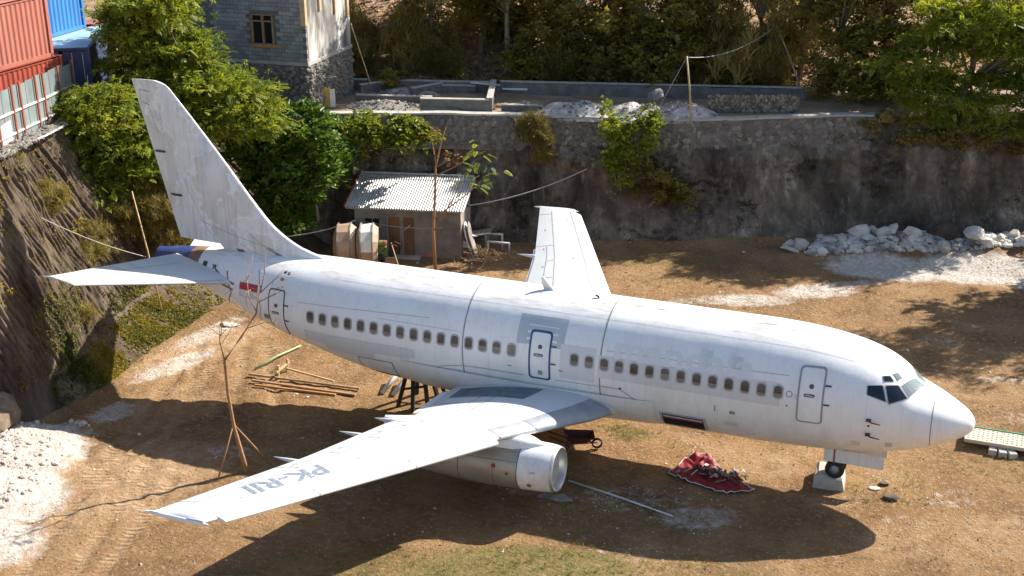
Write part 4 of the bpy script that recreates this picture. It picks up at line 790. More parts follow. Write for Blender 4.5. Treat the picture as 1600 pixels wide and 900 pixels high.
for i in range(70):
    x, y = g.normal(-7.6, .45), g.normal(-.85, .2)+.0; a = g.rand(3)*6.28; d1 = np.array([math.cos(a[0]), math.sin(a[0]), .3*math.sin(a[1])])*g.uniform(.05, .2); d2 = np.array([-math.sin(a[0]), math.cos(a[0]), .5*math.cos(a[2])])*g.uniform(.03, .09); p = np.array([x, y, .17+.1*g.rand()]); mb.m = int(g.choice(3, p=[.4, .35, .25])); mb.add([p-d1-d2, p+d1-d2*.6, p+d1+d2, p-d1+d2*.8], [(0, 1, 2, 3)])
mb.build('scrap_litter', ['barrow', 'wood_grey', 'trash_pale'], None, label='dark and pale scraps strewn over the red tarpaulin', cat='scrap', kind='stuff')
# wheelbarrow
wb = thing('wheelbarrow', (-11.9, -.9, 0), 'rusty red wheelbarrow in the shade beside the engine inlet', 'wheelbarrow')
mb = MB(); mb.add([(-12.5, -1.2, .62), (-11.45, -1.2, .55), (-11.45, -.6, .55), (-12.5, -.6, .62), (-12.25, -1.05, .3), (-11.75, -1.05, .28), (-11.75, -.75, .28), (-12.25, -.75, .3)], [(0, 1, 5, 4), (1, 2, 6, 5), (2, 3, 7, 6), (3, 0, 4, 7), (4, 5, 6, 7)]); mb.build('tray', 'barrow', wb)
for y in (-1.1, -.7): mb = MB(); mb.tube([(-13.0, y, .6), (-12.3, y, .3), (-11.35, -.9, .22)], .022, 6); mb.build('handle', 'barrow', wb, True); mb = MB(); mb.tube([(-12.3, y, .3), (-12.4, y, .02)], .02, 6); mb.build('leg', 'barrow', wb)
mb = MB(); mb.lathe([(-.04, .14), (-.03, .19), (.03, .19), (.04, .14)], (-11.35, -.9, .2), (0, 1, 0), 16); mb.build('wheel', 'tyre', wb, True)
# walkway by the nose
wk = thing('walkway', (1.5, 4.8, 0), 'long perforated metal walkway with a green edge beyond the nose', 'walkway')
for i in range(5):
    x0 = -.4+i*1.25; mb = MB(); mb.box((x0+.62, 4.82, .30), (1.235, 1.0, .04)); mb.build('plank', 'walk_plank', wk)
    mb = MB()
    for a in range(8):
        for b2 in range(5): mb.lathe([(0, .035), (.004, .03), (.004, .001)], (x0+.12+a*.15, 4.46+b2*.18+(a % 2)*.05, .3205), (0, 0, 1), 6)
    mb.build('perforations', 'line_dark', wk, kind='stuff')
for y, m_ in ((5.34, 'green_edge'), (4.30, 'walk_plank')): mb = MB(); mb.box((2.7, y, .29), (6.2, .05, .12)); mb.build('edge_beam', m_, wk)
for i, (x, y, lb) in enumerate(((.55, 4.2, 'pale brick under the walkway edge, nearest the nose'), (.85, 4.15, 'pale brick under the walkway edge, middle one'), (1.15, 4.18, 'pale brick under the walkway edge, farthest from the nose'))):
    mb = MB(); mb.box((x, y, .11), (.26, .4, .2), .2*i, .02); mb.build('brick_support', 'concrete', None, label=lb, cat='brick', group='bricks under the walkway')
# hut ----------------------------------------------------------------------
HX, HY, ha = -29.15, 14.15, R(12.5)
def hl(x, y, z=0): return (HX+x*math.cos(ha)-y*math.sin(ha), HY+x*math.sin(ha)+y*math.cos(ha), z)
hut = thing('hut', hl(2.2, 1.2), 'small grey plastered hut with a corrugated tin roof below the cliff', 'hut')
W_, D_, Hf, Hb = 5.15, 2.35, 2.5, 3.25
def hbox(nm, x0, x1, y0, y1, z0, z1, m_, par=hut): mb = MB(); c = hl((x0+x1)/2, (y0+y1)/2); mb.box((c[0], c[1], (z0+z1)/2), (x1-x0, y1-y0, z1-z0), ha); return mb.build(nm, m_, par)
for x0, x1, z0, z1 in ((0, .48, 0, Hf), (.48, 1.2, 0, 1.5), (.48, 1.2, 1.86, Hf), (1.2, 1.58, 0, Hf), (1.58, 2.9, 1.98, Hf), (2.18, 2.32, 0, 1.98), (2.9, W_, 0, Hf)): hbox('front_wall', x0, x1, 0, .14, z0, z1, 'hut_plaster')
hbox('back_wall', 0, W_, D_-.14, D_, 0, Hb-.05, 'hut_plaster')
for nm, x0, m_ in (('side_wall', 0, 'hut_plaster'), ('side_wall', W_-.14, 'hut_side')):
    a = [hl(x0+d, y) for y in (.142, D_-.142) for d in (0, .14)]; mb = MB(); zz = [Hf, Hb-.08]
    mb.add([(a[0][0], a[0][1], 0), (a[1][0], a[1][1], 0), (a[3][0], a[3][1], 0), (a[2][0], a[2][1], 0), (a[0][0], a[0][1], zz[0]), (a[1][0], a[1][1], zz[0]), (a[3][0], a[3][1], zz[1]), (a[2][0], a[2][1], zz[1])], [(3, 2, 1, 0), (4, 5, 6, 7), (0, 1, 5, 4), (1, 2, 6, 5), (2, 3, 7, 6), (3, 0, 4, 7)]); mb.build(nm, m_, hut)
for i, x0 in enumerate((1.6, 2.34)):
    d = hbox('door', x0, x0+.56, .03, .07, .02, 1.96, 'door_brown'); hbox('door_panel', x0+.08, x0+.48, .015, .03, .2, .9, 'door_brown', d); hbox('door_frame', x0-.02, x0+.02, -.02, .1, 0, 2.0, 'wood_grey', d)
mb = MB(); a = hl(2.42, .0, 1.35); c = hl(2.72, -.02, 1.62); mb.beam(a, c, .05); mb.build('door_bar', 'wood_pale', hut)
wn = hbox('window', .48, 1.2, .09, .12, 1.5, 1.86, 'dark_void'); hbox('window_mullion', .82, .86, .05, .09, 1.5, 1.86, 'wood_grey', wn); hbox('window_sill', .42, 1.26, -.05, .03, 1.44, 1.5, 'concrete', wn)
hbox('threshold', 1.4, 3.2, -.35, -.002, 0, .1, 'concrete'); hbox('red_brick_plinth', 3.3, 4.0, -.03, -.003, .05, .32, 'copper_brown')
hbox('fascia', -.35, W_+.1, -.3, -.26, Hf-.11, Hf-.03, 'wood_grey')
mb = MB(); mb.beam(hl(-.37, -.35, Hf+.03), hl(-.37, D_+.3, Hb+.09), .05, .1); mb.build('barge_board', 'rust_red', hut)
mb = MB(); mb.tube([hl(W_+.01, 1.5, 2.2), hl(W_+.12, 1.5, 2.22)], .05, 8); mb.build('vent_pipe', 'line_dark', hut)
for i in range(6):
    x0, x1 = -.35+i*.95, -.35+(i+1)*.95+.03; n = 60; xx = np.linspace(x0, x1, n); wv_ = .026*np.sin(xx*2*np.pi/.12)+.004*(i % 2); rows = []
    for y, z in ((-.36+.02*(i % 3), Hf-.01), (.5, Hf+.225), (1.4, Hf+.465), (D_+.3+.03*(i % 2), Hb+.05)): rows.append([hl(x, y, z+q) for x, q in zip(xx, wv_)])
    mb = MB(); mb.grid(np.array(rows)); mb.build('roof_sheet', 'roof_sheet', hut, True)
mb = MB(); mb.tube([hl(-.4, D_+.28, Hb+.10), hl(W_+.15, D_+.28, Hb+.10)], .05, 8); mb.build('roof_capping', 'roof_sheet', hut)
# shells and hand tractor in front of the hut
def shell(nm, x, y, rz, m1, m2, ln, rad, label, half=False):
    e = thing(nm, (x, y, 0), label, 'shell', 'fibreglass shells by the hut'); a = Vector((math.cos(rz), math.sin(rz), 0)); pr_ = [(-ln*.5, rad*.62), (-ln*.28, rad*.95), (ln*.28, rad), (ln*.5, rad*.8)]
    mb = MB(); mb.lathe(pr_, (x, y, rad), a, 13, True); jit(mb, .015, 3); b2 = mb.build('body', m1, e); mb = MB(); mb.lathe([(p+.0, q+.012) for p, q in pr_[1:3]], (x, y, rad), a, 13); mb.v = [v for v in mb.v]; mb.f = [q for q in mb.f if np.mean([mb.v[i][2] for i in q]) > rad*1.15]; mb.f = mb.f[:]; mb.mi = mb.mi[:len(mb.f)]; mb.build('top_panel', m2, b2, kind='stuff')
    for k in (-.28, .28): mb = MB(); mb.lathe([(ln*k-.03, rad*1.0), (ln*k-.03, rad*1.04), (ln*k+.03, rad*1.04), (ln*k+.03, rad*1.0)], (x, y, rad), a, 13); mb.build('strap', 'wood_grey', b2)
    return e
shell('tan_shell', -28.9, 12.7, R(24), 'tan_shell', 'tan_shell', 1.05, 1.0, 'tan faceted fibreglass shell standing left of the white one')
shell('white_shell', -27.85, 12.95, R(24), 'tan_shell', 'white_shell', 1.0, 1.02, 'white topped faceted fibreglass shell in front of the hut')
ht = thing('hand_tractor', (-27.1, 13.0, 0), 'green hand tractor with red lamp beside the white shell', 'tractor')
mb = MB(); mb.box((-27.15, 13.05, .75), (.5, .45, .7), .3, .08); mb.build('engine_block', 'machine_green', ht); mb = MB(); mb.box((-27.1, 13.0, 1.2), (.4, .35, .22), .3, .06); mb.build('fuel_tank', 'machine_green', ht)
mb = MB(); mb.lathe([(0, .01), (0, .09), (.1, .09), (.12, .01)], (-26.9, 12.8, 1.32), (1, -.5, .3), 10); mb.build('lamp', 'machine_red', ht)
for y in (12.75, 13.4): mb = MB(); mb.lathe([(-.08, .2), (-.08, .36), (.08, .36), (.08, .2)], (-27.1, y, .36), (0, 1, 0), 18); mb.build('wheel', 'tyre', ht, True)
for y in (12.85, 13.2): mb = MB(); mb.tube([(-27.0, y, .9), (-26.5, y-.1, 1.3), (-26.2, y-.15, 1.25)], .025, 6); mb.build('handlebar', 'line_dark', ht, True)
mb = MB(); mb.tube([(-27.4, 12.8, .5), (-27.45, 12.7, 1.0), (-27.3, 12.7, 1.45)], .04, 6); mb.build('hose', 'bamboo_green', ht, True)
mb = MB(); mb.box((-26.5, 12.6, .35), (.5, .03, .7), .5); mb.build('mud_flap', 'copper_brown', ht)
mb = MB(); mb.tube([(-26.75, 13.2, 1.2), (-25.8, 12.3, .02)], .025, 6); mb.build('pale_pole', 'bamboo', None, label='thin pale pole leaning on the hand tractor', cat='pole')
for i, (dx, m_, lb) in enumerate(((.12, 'white_shell', 'white curved panel leaning on the side of the hut, outer one'), (.28, 'wood_grey', 'grey curved panel leaning on the side of the hut, inner one'))):
    mb = MB(); P_ = [[hl(W_+dx+.45*(1-t_)**1.5, .1+.75*q+.1*t_, .05+1.75*t_*(1-.35*abs(q-.4))) for q in np.linspace(0, 1, 7)] for t_ in np.linspace(0, 1, 8)]; mb.grid(np.array(P_)); o = mb.build('curved_cowling', m_, None, True, label=lb, cat='cowling', group='cowlings leaning on the hut'); md = o.modifiers.new('s', 'SOLIDIFY'); md.thickness = .03
bn = thing('workbench', hl(5.6, 1.3), 'grey plank bench heaped with pale scrap right of the hut', 'bench')
for i in range(3): mb = MB(); mb.beam(hl(5.0, .95+.28*i, .82), hl(6.3, 1.35+.28*i, .95), .24, .04); mb.build('plank', 'wood_grey', bn)
for x, y in ((5.2, 1.0), (6.1, 1.25), (5.2, 1.6), (6.1, 1.8)): mb = MB(); mb.beam(hl(x, y, 0), hl(x, y, .86), .08); mb.build('leg', 'wood_grey', bn)
for i, (x, y, z, d, m_, lb) in enumerate(((5.2, .9, .9, (.9, .5, .25), 'trash_pale', 'pale crumpled scrap on the bench, upper heap'), (5.1, .75, .6, (.8, .6, .4), 'white_shell', 'white crumpled sheet hanging below the bench edge'), (5.0, .7, .3, (.9, .5, .5), 'wood_grey', 'grey heap of scrap under the bench'))):
    V, F = rock(330+i, d, I2, 2.4, 3); p = hl(x, y, z); link('scrap_heap', npmesh('scrap_heap', V, F, m_), None, lb, 'scrap', 'scrap around the bench').location = p
pf = thing('pipe_frame', hl(6.9, 1.0), 'low grey pipe frame standing right of the bench', 'frame')
for i, (a, b_) in enumerate(((hl(6.2, 1.0, .62), hl(7.3, 1.0, .58)), (hl(6.2, 1.5, .85), hl(6.9, 1.5, .85)))): mb = MB(); mb.tube([a, b_], .055, 8); mb.build('bar', 'cable', pf, True)
for x, y, z in ((7.28, 1.0, .58), (6.85, 1.5, .85), (6.25, 1.0, .62)): mb = MB(); mb.tube([hl(x, y, 0), hl(x, y, z)], .05, 8); mb.build('post', 'cable', pf, True)
g = rng(17); mb = MB()
for i in range(130):
    x, y = g.normal(6.1, .6), g.normal(.1, .35); a = g.rand()*6.28; l_ = g.uniform(.3, 1.1); z = .05+.45*math.exp(-((x-6.1)**2+(y-.1)**2)*1.5)*g.rand(); mb.tube([hl(x, y, z), hl(x+l_*math.cos(a)*.6, y+l_*math.sin(a)*.4, z+g.uniform(-.1, .35)*.8), hl(x+l_*math.cos(a), y+l_*math.sin(a)*.7, max(.02, z+g.uniform(-.3, .2)))], .012, 4, False)
mb.build('brushwood', 'straw', None, label='pile of dry brown sticks and fronds right of the hut', cat='brushwood', kind='stuff')
for i, (x, y, lb) in enumerate(((5.35, -.35, 'white scrap strip lying left of the brushwood'), (5.6, -.1, 'white scrap strip lying against the brushwood'))): mb = MB(); mb.beam(hl(x, y, .08), hl(x+.6, y+.1, .12), .12, .04, .01); mb.build('scrap_strip', 'white_pvc', None, label=lb, cat='scrap', group='white scrap strips')

# ================================================================ YARD ON THE LEFT BANK
def container(x, y, z, rz, ln, m_, label, roofm=None, doors=False):
    # (x, y) = corner at the +X side, far end; the long side runs towards -Y when rz = 0
    e = thing('shipping_container', (x, y, z), label, 'container', 'stacked shipping containers'); Mx = Matrix.Translation((x, y, z)) @ Matrix.Rotation(rz, 4, 'Z'); Wd, Hh = 2.44, 2.59
    def pt(a, b_, c): return Mx @ Vector((a, b_, c))
    def side(nm, fn, l_):
        n = int(l_/.28); t_ = []; q = []
        for i in range(n):
            for k, d in ((.0, 0), (.25, 0), (.5, .036), (.75, .036)): t_.append((i+k)/n*l_); q.append(d)
        t_.append(l_); q.append(0); mb = MB(); mb.grid(np.array([[fn(a, d, .16) for a, d in zip(t_, q)], [fn(a, d, Hh-.12) for a, d in zip(t_, q)]])); mb.build(nm, m_, e)
    side('side_panel', lambda a, d, c: pt(-.03-d, -a, c), ln); side('side_panel', lambda a, d, c: pt(-Wd+.03+d, -a, c), ln)
    if doors:
        for k in (0, 1):
            mb = MB(); c = pt(-Wd/4-k*Wd/2, -ln+.03, Hh/2); mb.box(c, (Wd/2-.14, .05, Hh-.3), rz, .01); d = mb.build('door', m_, e)
            for q in (.3, .75): mb = MB(); mb.tube([pt(-q-k*Wd/2, -ln-.04, .2), pt(-q-k*Wd/2, -ln-.04, Hh-.2)], .025, 6); mb.build('lock_rod', 'grey_metal', d, True)
            for zz in (.6, 1.3, 2.0): mb = MB(); mb.box(pt(-.62-k*Wd/2, -ln-.005, zz), (.9, .03, .06), rz); mb.build('door_rib', m_, d)
    else: side('end_panel', lambda a, d, c: pt(-a, -ln+.03+d, c), Wd)
    side('end_panel', lambda a, d, c: pt(-a, -.03-d, c), Wd)
    mb = MB(); mb.box(pt(-Wd/2, -ln/2, Hh-.04), (Wd-.02, ln-.02, .05), rz); mb.build('roof', roofm or m_, e)
    for a in (-.06, -Wd+.06):
        for b_ in (-.07, -ln+.07): mb = MB(); mb.box(pt(a, b_, Hh/2), (.13, .15, Hh), rz); mb.build('corner_post', m_, e)
        for c, h in ((.08, .16), (Hh-.06, .12)): mb = MB(); mb.box(pt(a, -ln/2, c), (.1, ln-.302, h), rz); mb.build('side_rail', m_, e)
    for b_ in (-.06, -ln+.06):
        for c, h in ((.08, .16), (Hh-.06, .12)): mb = MB(); mb.box(pt(-Wd/2, b_, c), (Wd-.262, .1, h), rz); mb.build('end_rail', m_, e)
    return e
container(-38.15, 5.85, 8.0, 0, 12.2, 'cont_red_dark', 'dark red container at the bottom of the stack behind the fence')
container(-38.2, 5.45, 10.61, 0, 12.2, 'cont_red', 'pale red container on top of the dark red one')
container(-41.5, 13.2, 8.0, R(4), 6.06, 'cont_red', 'brownish red container under the bright blue one')
container(-41.35, 11.4, 10.61, R(4), 6.06, 'cont_blue', 'bright blue container at the top edge of the picture')
a = R(31); container(-38.1+6.06*-math.sin(a), 7.55+6.06*math.cos(a), 8.0, a, 6.06, 'cont_navy', 'navy container with closed doors and a pale blue roof', 'cont_roof', True)
# fence
fp = [(float(fenceX(y)), y) for y in (-7, -5, -2, .4, 2.9, 4.7, 6.4, 8.0)]
fn_ = thing('corrugated_fence', (-37.2, 2, 8), 'grey corrugated sheet fence along the top of the bank', 'fence')
for i in range(len(fp)-1):
    A_, B_ = Vector((*fp[i], 0)), Vector((*fp[i+1], 0)); k = max(1, round((B_-A_).length/.95)); dr = (B_-A_).normalized(); nr = Vector((dr.y, -dr.x, 0))
    for j in range(k):
        p, q = A_+(B_-A_)*j/k, A_+(B_-A_)*(j+1)/k; n = 44; mb = MB(); rows = []
        bz = float(bank_top(p.y)) ; dz = (float(bank_top(q.y))-bz)/(n-1)
        for z in (bz-.15, bz+2.05+.05*((j*7+i) % 3)): rows.append([p+(q-p)*t_/(n-1)+nr*(.012*math.sin(t_*2*math.pi/4.4)+.01*(j % 2))+Vector((0, 0, z+dz*t_)) for t_ in range(n)])
        mb.grid(np.array(rows)); mb.build('sheet', 'fence_sheet', fn_, True)
        if j % 2 == 0: mb = MB(); mb.beam(p+nr*.09+Vector((0, 0, bz-.2)), p+nr*.09+Vector((0, 0, bz+2.2)), .07); mb.build('post', 'rust_red', fn_)
    for z in (.35, 1.15): mb = MB(); mb.beam(A_+nr*.06+Vector((0, 0, z+float(bank_top(A_.y)))), B_+nr*.06+Vector((0, 0, z+float(bank_top(B_.y)))), .06, .08); mb.build('rail', 'rail_pale', fn_)
g = rng(23); n = 900; Y = g.uniform(-5, 7, n); X = fenceX(Y)+.12+.75*g.rand(n); S = .03+.12*g.rand(n)**2; P = np.stack([X, Y, bank_top(Y)+.02+.1*g.rand(n)], -1)
scatter('fence_rubble', P, S, 'rock_grey', 24, I1, label='dark stony rubble along the foot of the sheet fence', cat='rubble')
mb = MB(); mb.box((-35.05, -1.2, 9.1), (.06, 1.0, .9), R(22)); mb.build('pale_board', 'trash_pale', None, label='pale board leaning on the fence at the left edge', cat='board').rotation_euler = (0, 0, 0)
mb = MB(); mb.tube([(-33.7, -3.4, 8.95), (-34.4, -1.2, 8.78), (-35.0, .8, 8.6), (-35.9, 2.8, 8.4)], .035, 6); mb.build('white_hose', 'white_pvc', None, True, label='white hose lying along the crest of the bank', cat='hose')
# unfinished block house ---------------------------------------------------
ca = R(4); CXh, CYh = -32.75, 16.75
def hp(a, b_, z): return (CXh-a*math.cos(ca)-b_*math.sin(ca), CYh-a*math.sin(ca)+b_*math.cos(ca), z)    # a along the front to the left, b into depth
hs = thing('block_house', hp(3, 3, 6.4), 'unfinished grey block house with a stone base beside the big tree', 'house')
def hbx(nm, a0, a1, b0, b1, z0, z1, m_, par=hs): mb = MB(); c = hp((a0+a1)/2, (b0+b1)/2, (z0+z1)/2); mb.box(c, (a1-a0, b1-b0, z1-z0), ca); return mb.build(nm, m_, par)
hbx('stone_base', 0, 7, 0, 5, 5.6, 8.35, 'concrete_dark'); hbx('ledge', -.04, 7, -.04, 5, 8.352, 8.52, 'concrete')
WA0, WA1, WZ0, WZ1 = 1.75, 2.95, 9.35, 10.75
for a0, a1, z0, z1 in ((.02, WA0, 8.52, 13.6), (WA1, 7, 8.52, 13.6), (WA0, WA1, 8.52, WZ0), (WA0, WA1, WZ1, 13.6)): hbx('front_wall', a0, a1, .04, .2, z0, z1, 'mortar')
hbx('side_wall', .03, .2, .2, 5, 8.52, 13.6, 'plaster_streak'); hbx('far_wall', 6.8, 7, .2, 5, 8.52, 13.6, 'mortar')
hbx('rear_wall', .2, 6.8, 4.8, 5, 8.52, 13.6, 'mortar'); hbx('floor_slab', .2, 6.8, .2, 4.8, 8.521, 8.6, 'concrete_dark'); hbx('inner_wall', 1.2, 3.6, 1.6, 1.75, 8.6, 12, 'roof_grey')
bmesh_ = MB().box((0, 0, 0), (.385, .1, .185), 0, .008); bme = None
for rw in range(24):
    z = 8.54+.2*rw+.0925
    for k in range(-1, 17):
        a = .2+.4*k+(.2 if rw % 2 else 0)
        if a < .15 or a > 6.4: continue
        if a+.19 > WA0 and a-.19 < WA1 and z+.09 > WZ0 and z-.09 < WZ1: continue
        if z > 12.6 or a > 5.2: continue
        if bme is None: ob = bmesh_.build('block', 'block_grey', hs); bme = ob.data
        else: ob = link('block', bme, hs)
        ob.location = hp(a, .045+.006*((k*7+rw*3) % 3), z); ob.rotation_euler = (0, 0, ca)
wn = hbx('window', WA0, WA1, .10, .13, WZ0, WZ1-.0, 'dark_void')
for a0, a1, z0, z1 in ((WA0, WA0+.07, WZ0, WZ1), (WA1-.07, WA1, WZ0, WZ1), (2.28, 2.36, WZ0, WZ1), (WA0+.07, WA1-.07, WZ1-.36, WZ1-.30), (WA0+.07, WA1-.07, WZ1-.05, WZ1)): hbx('window_frame', a0, a1, -.03, .1, z0, z1, 'wood', wn)
hbx('window_sill', 1.5, 3.0, -.08, .01, WZ0-.2, WZ0-.04, 'wood_orange', wn)
for b0, b1, z0, z1 in ((-.1, .12, 10.3, 13.6), (1.5, 1.7, 10.8, 13.6), (3.2, 3.35, 10.4, 11.6), (4.6, 4.8, 10.0, 12.2)): hbx('form_board', -.06, .02 if b0 < 0 else .028, b0, b1, z0, z1, 'wood_pale')
hbx('form_board', .0, .22, -.085, -.02, 10.3, 13.6, 'wood_pale')
g = rng(29); n = 900
for nm, fn in (('base_stones', lambda a, c: hp(a, -.01, c)), ('base_stones', lambda a, c: hp(-.01, a*.72, c))):
    P = np.array([fn(g.uniform(.05, 6.8), g.uniform(6.2, 8.3)) for _ in range(420)]); o = scatter(nm, P, .08+.09*g.rand(420), 'rock_grey', 30, I1, .8); o.parent = hs; o.matrix_parent_inverse = Matrix.Translation(-hs.location)
mb = MB(); mb.tube([hp(-.3, 4.4, 9.7), hp(-1.0, 5.0, 6.4)], .03, 6); mb.build('prop_pole', 'bamboo', None, label='thin pole propped against the rear corner of the block house', cat='pole')
# retaining wall with coping and single stones -------------------------------
rw_ = thing('retaining_wall', (-20, float(wallY(-20)), 5), 'long rubble stone retaining wall with pale coping on the cliff', 'wall')
xx = np.linspace(-34, -6.6, 70); mb = MB(); rows = []
for x in xx:
    y, z = float(wallY(x)), float(ztop(x)); rows.append([(x, y-.42, z-1.75), (x, y-.62, z-1.7), (x, y-.44, z-.9), (x, y-.24, z-.06), (x, y+.3, z-.06)])
mb.grid(np.array(rows)); jit(mb, .015, 5); mb.build('wall_core', 'concrete_dark', rw_)
for i in range(14):
    x0, x1 = -34+i*1.96, -34+(i+1)*1.96-.01; mb = MB(); rows = []
    for x in np.linspace(x0, x1, 6):
        y, z = float(wallY(x)), float(ztop(x))+.012*math.sin(x*2.1); rows.append([(x, y-.31, z-.07), (x, y-.32, z+.03), (x, y+.2, z+.035), (x, y+.2, z-.07)])
    mb.grid(np.array(rows)); mb.build('coping', 'concrete', rw_)
g = rng(37); protos = []
for i in range(8):
    V, F = rock(400+i, (.38, .2, .27), I1, .4, 5); protos.append(npmesh('stone', V, F, 'wall_stone'))
cnt = 0
for rr in range(5):
    x = -33.6+g.rand()*.3
    while x < -7 and cnt < 300:
        if g.rand() < .93:
            o = link('stone', protos[g.randint(8)], rw_); z = float(ztop(x))-.22-.27*rr+g.uniform(-.04, .04); o.location = (x, float(wallY(x))-.27-.066*rr, z); o.rotation_euler = (g.uniform(-.3, .3), g.rand()*6, .38); s_ = g.uniform(.75, 1.25); o.scale = (s_, s_, s_); cnt += 1
        x += g.uniform(.36, .56)
g = rng(39); n = 2600; X = g.uniform(-33.8, -6.8, n); zb = .12+g.rand(n)*1.5; P = np.stack([X, wallY(X)-.20-.235*zb, ztop(X)-zb], -1)
o = scatter('fill_stones', P, .045+.06*g.rand(n), 'wall_stone', 40, I1, .75); o.parent = rw_; o.matrix_parent_inverse = Matrix.Translation(-rw_.location)
# low foundation walls on the terrace ---------------------------------------
def lowwall(p, q, h, wd, label, m_='concrete_dark', base=None, cap=True):
    e = thing('foundation_wall', (*p, 6), label, 'low wall', 'foundation walls on the terrace'); L_ = math.hypot(q[0]-p[0], q[1]-p[1]); k = max(1, int(L_/1.2))
    for i in range(k):
        a = [p[j]+(q[j]-p[j])*i/k for j in (0, 1)]; c = [p[j]+(q[j]-p[j])*(i+1)/k for j in (0, 1)]; z = float(ztop(a[0]))-.12
        mb = MB(); mb.beam((*a, z+h/2-.1), (*c, z+h/2-.1), wd, h+.2); jit(mb, .012, i); mb.build('wall_section', m_, e)
    if cap:
        z0, z1 = float(ztop(p[0]))-.12+h, float(ztop(q[0]))-.12+h; mb = MB(); mb.beam((*p, z0+.025), (*q, z1+.025), wd+.06, .05); mb.build('cap', 'concrete', e)
    return e
lowwall((-34, 20.7), (-25.7, 23.5), .55, .2, 'low block wall at the back of the terrace, left stretch'); lowwall((-25.5, 23.55), (-10.5, 28.6), .62, .2, 'long low block wall at the back of the terrace')
lowwall((-27.6, 18.35), (-24.4, 19.55), .62, .22, 'short foundation wall close behind the coping'); lowwall((-24.35, 19.5), (-25.75, 23.3), .7, .25, 'cross wall joining the short foundation wall to the back wall')
lowwall((-23.9, 19.9), (-22.0, 20.6), .35, .18, 'lowest wall just right of the cross wall'); lowwall((-32.0, 20.2), (-31.2, 21.4), .5, .2, 'cross wall at the left end of the terrace'); lowwall((-29.2, 20.6), (-28.3, 22.4), .5, .2, 'cross wall behind the rubble pile')
lowwall((-31.5, 18.9), (-27.8, 20.1), .3, .2, 'half buried wall in the middle of the rubble'); lowwall((-28.3, 22.3), (-26.6, 22.9), .4, .2, 'short wall joining the back wall')
def mound(nm, x, y, rx, ry, h, rot, m_, label, seed, st=0):
    n = 40; A_, B_ = np.meshgrid(np.linspace(0, 2*np.pi, 49), np.linspace(0, 1, 22), indexing='ij'); ex = 1+.25*fbm(np.cos(A_)*2, np.sin(A_)*2, 1, 3, seed); X = B_*rx*np.cos(A_)*ex; Y = B_*ry*np.sin(A_)*ex
    X, Y = x+X*math.cos(rot)-Y*math.sin(rot), y+X*math.sin(rot)+Y*math.cos(rot); Z = hz(X, Y)-.05+h*np.clip(1-B_**1.8, 0, 1)*(1+.6*fbm(X, Y, .9, 4, seed))+.06*fbm(X, Y, .25, 3, seed+1)*(B_ < .95)
    e = thing(nm, (x, y, 6), label, 'gravel pile', 'gravel piles on the terrace'); mb = MB(); mb.grid(np.stack([X, Y, Z], -1)); mb.build('heap', m_, e, True)
    g = rng(seed); k = 260; a = g.rand(k)*6.28; b_ = g.rand(k)**.6; px2 = b_*rx*np.cos(a); py2 = b_*ry*np.sin(a); px2, py2 = x+px2*math.cos(rot)-py2*math.sin(rot), y+px2*math.sin(rot)+py2*math.cos(rot)
    P = np.stack([px2, py2, hz(px2, py2)+h*np.clip(1-b_**1.8, 0, 1)*.9], -1); o = scatter('loose_stones', P, .02+.09*g.rand(k)**3, 'rock_grey', seed+5, I1); o.parent = e; o.matrix_parent_inverse = Matrix.Translation(-e.location)
mound('gravel_pile', -20.4, 21.1, 2.1, 1.3, .75, .35, 'gravel_grey', 'pale gravel pile just right of the foundation walls', 61); mound('gravel_pile', -17.6, 21.9, 2.2, 1.3, .6, .35, 'gravel_grey', 'pale gravel pile in the middle of the terrace', 62)
mound('gravel_pile', -15.4, 22.9, 1.8, 1.2, .8, .35, 'gravel_grey', 'pale gravel pile behind the wooden terrace pole', 63); mound('gravel_pile', -29.6, 18.2, 2.2, .9, .35, .35, 'rock_grey', 'broken rubble pile near the yellow board', 64); mound('gravel_pile', -29.7, 21.2, 1.8, .8, .4, .35, 'rock_grey', 'rubble heaped between the foundation walls at the left', 65)
V, F = rock(500, (.9, .8, .8), I2, .5, 5); link('dark_boulder', npmesh('dark_boulder', V, F, 'roof_grey'), None, 'dark round boulder on top of the gravel piles', 'boulder').location = (-17.0, 23.2, 6.75)
sw = thing('dry_stone_wall', (-12.4, 25.1, 6), 'dry stone wall of loose rubble at the right of the terrace', 'stone wall'); g = rng(43); A_, B_ = np.array((-14.5, 24.3)), np.array((-10.3, 25.9))
mb = MB(); mb.beam((*A_, 6.2), (*B_, 6.2), .45, .85); mb.build('wall_core', 'concrete_dark', sw)
for rr in range(5):
    for i in range(21):
        t_ = (i+.5*(rr % 2)+g.uniform(-.2, .2))/21.5; p = A_+(B_-A_)*t_+np.array((.17, -.33))*.75; o = link('stone', protos[g.randint(8)], sw); o.location = (p[0], p[1], 5.98+.18*rr+g.uniform(-.03, .03)); o.rotation_euler = (g.uniform(-.4, .4), g.rand()*6, .36); s_ = g.uniform(.6, 1.0); o.scale = (s_, 1.2*s_, s_)
yb = thing('yellow_board', (-32.1, 16.9, 6.3), 'yellow board with a torn white sheet under a wire cage', 'board'); mb = MB(); mb.box((-32.15, 16.85, 6.85), (.55, .06, .95), R(15)); mb.build('board', 'yellow_board', yb); mb = MB(); mb.box((-31.76, 16.93, 6.82), (.26, .05, .9), R(35)); mb.build('torn_sheet', 'white_pvc', yb)
for x, y in ((-32.4, 16.8), (-31.8, 16.95), (-32.3, 17.2), (-31.7, 17.3)): mb = MB(); mb.tube([(x, y, 7.3), (x, y, 7.85)], .015, 5); mb.build('cage_wire', 'rust_red', yb)
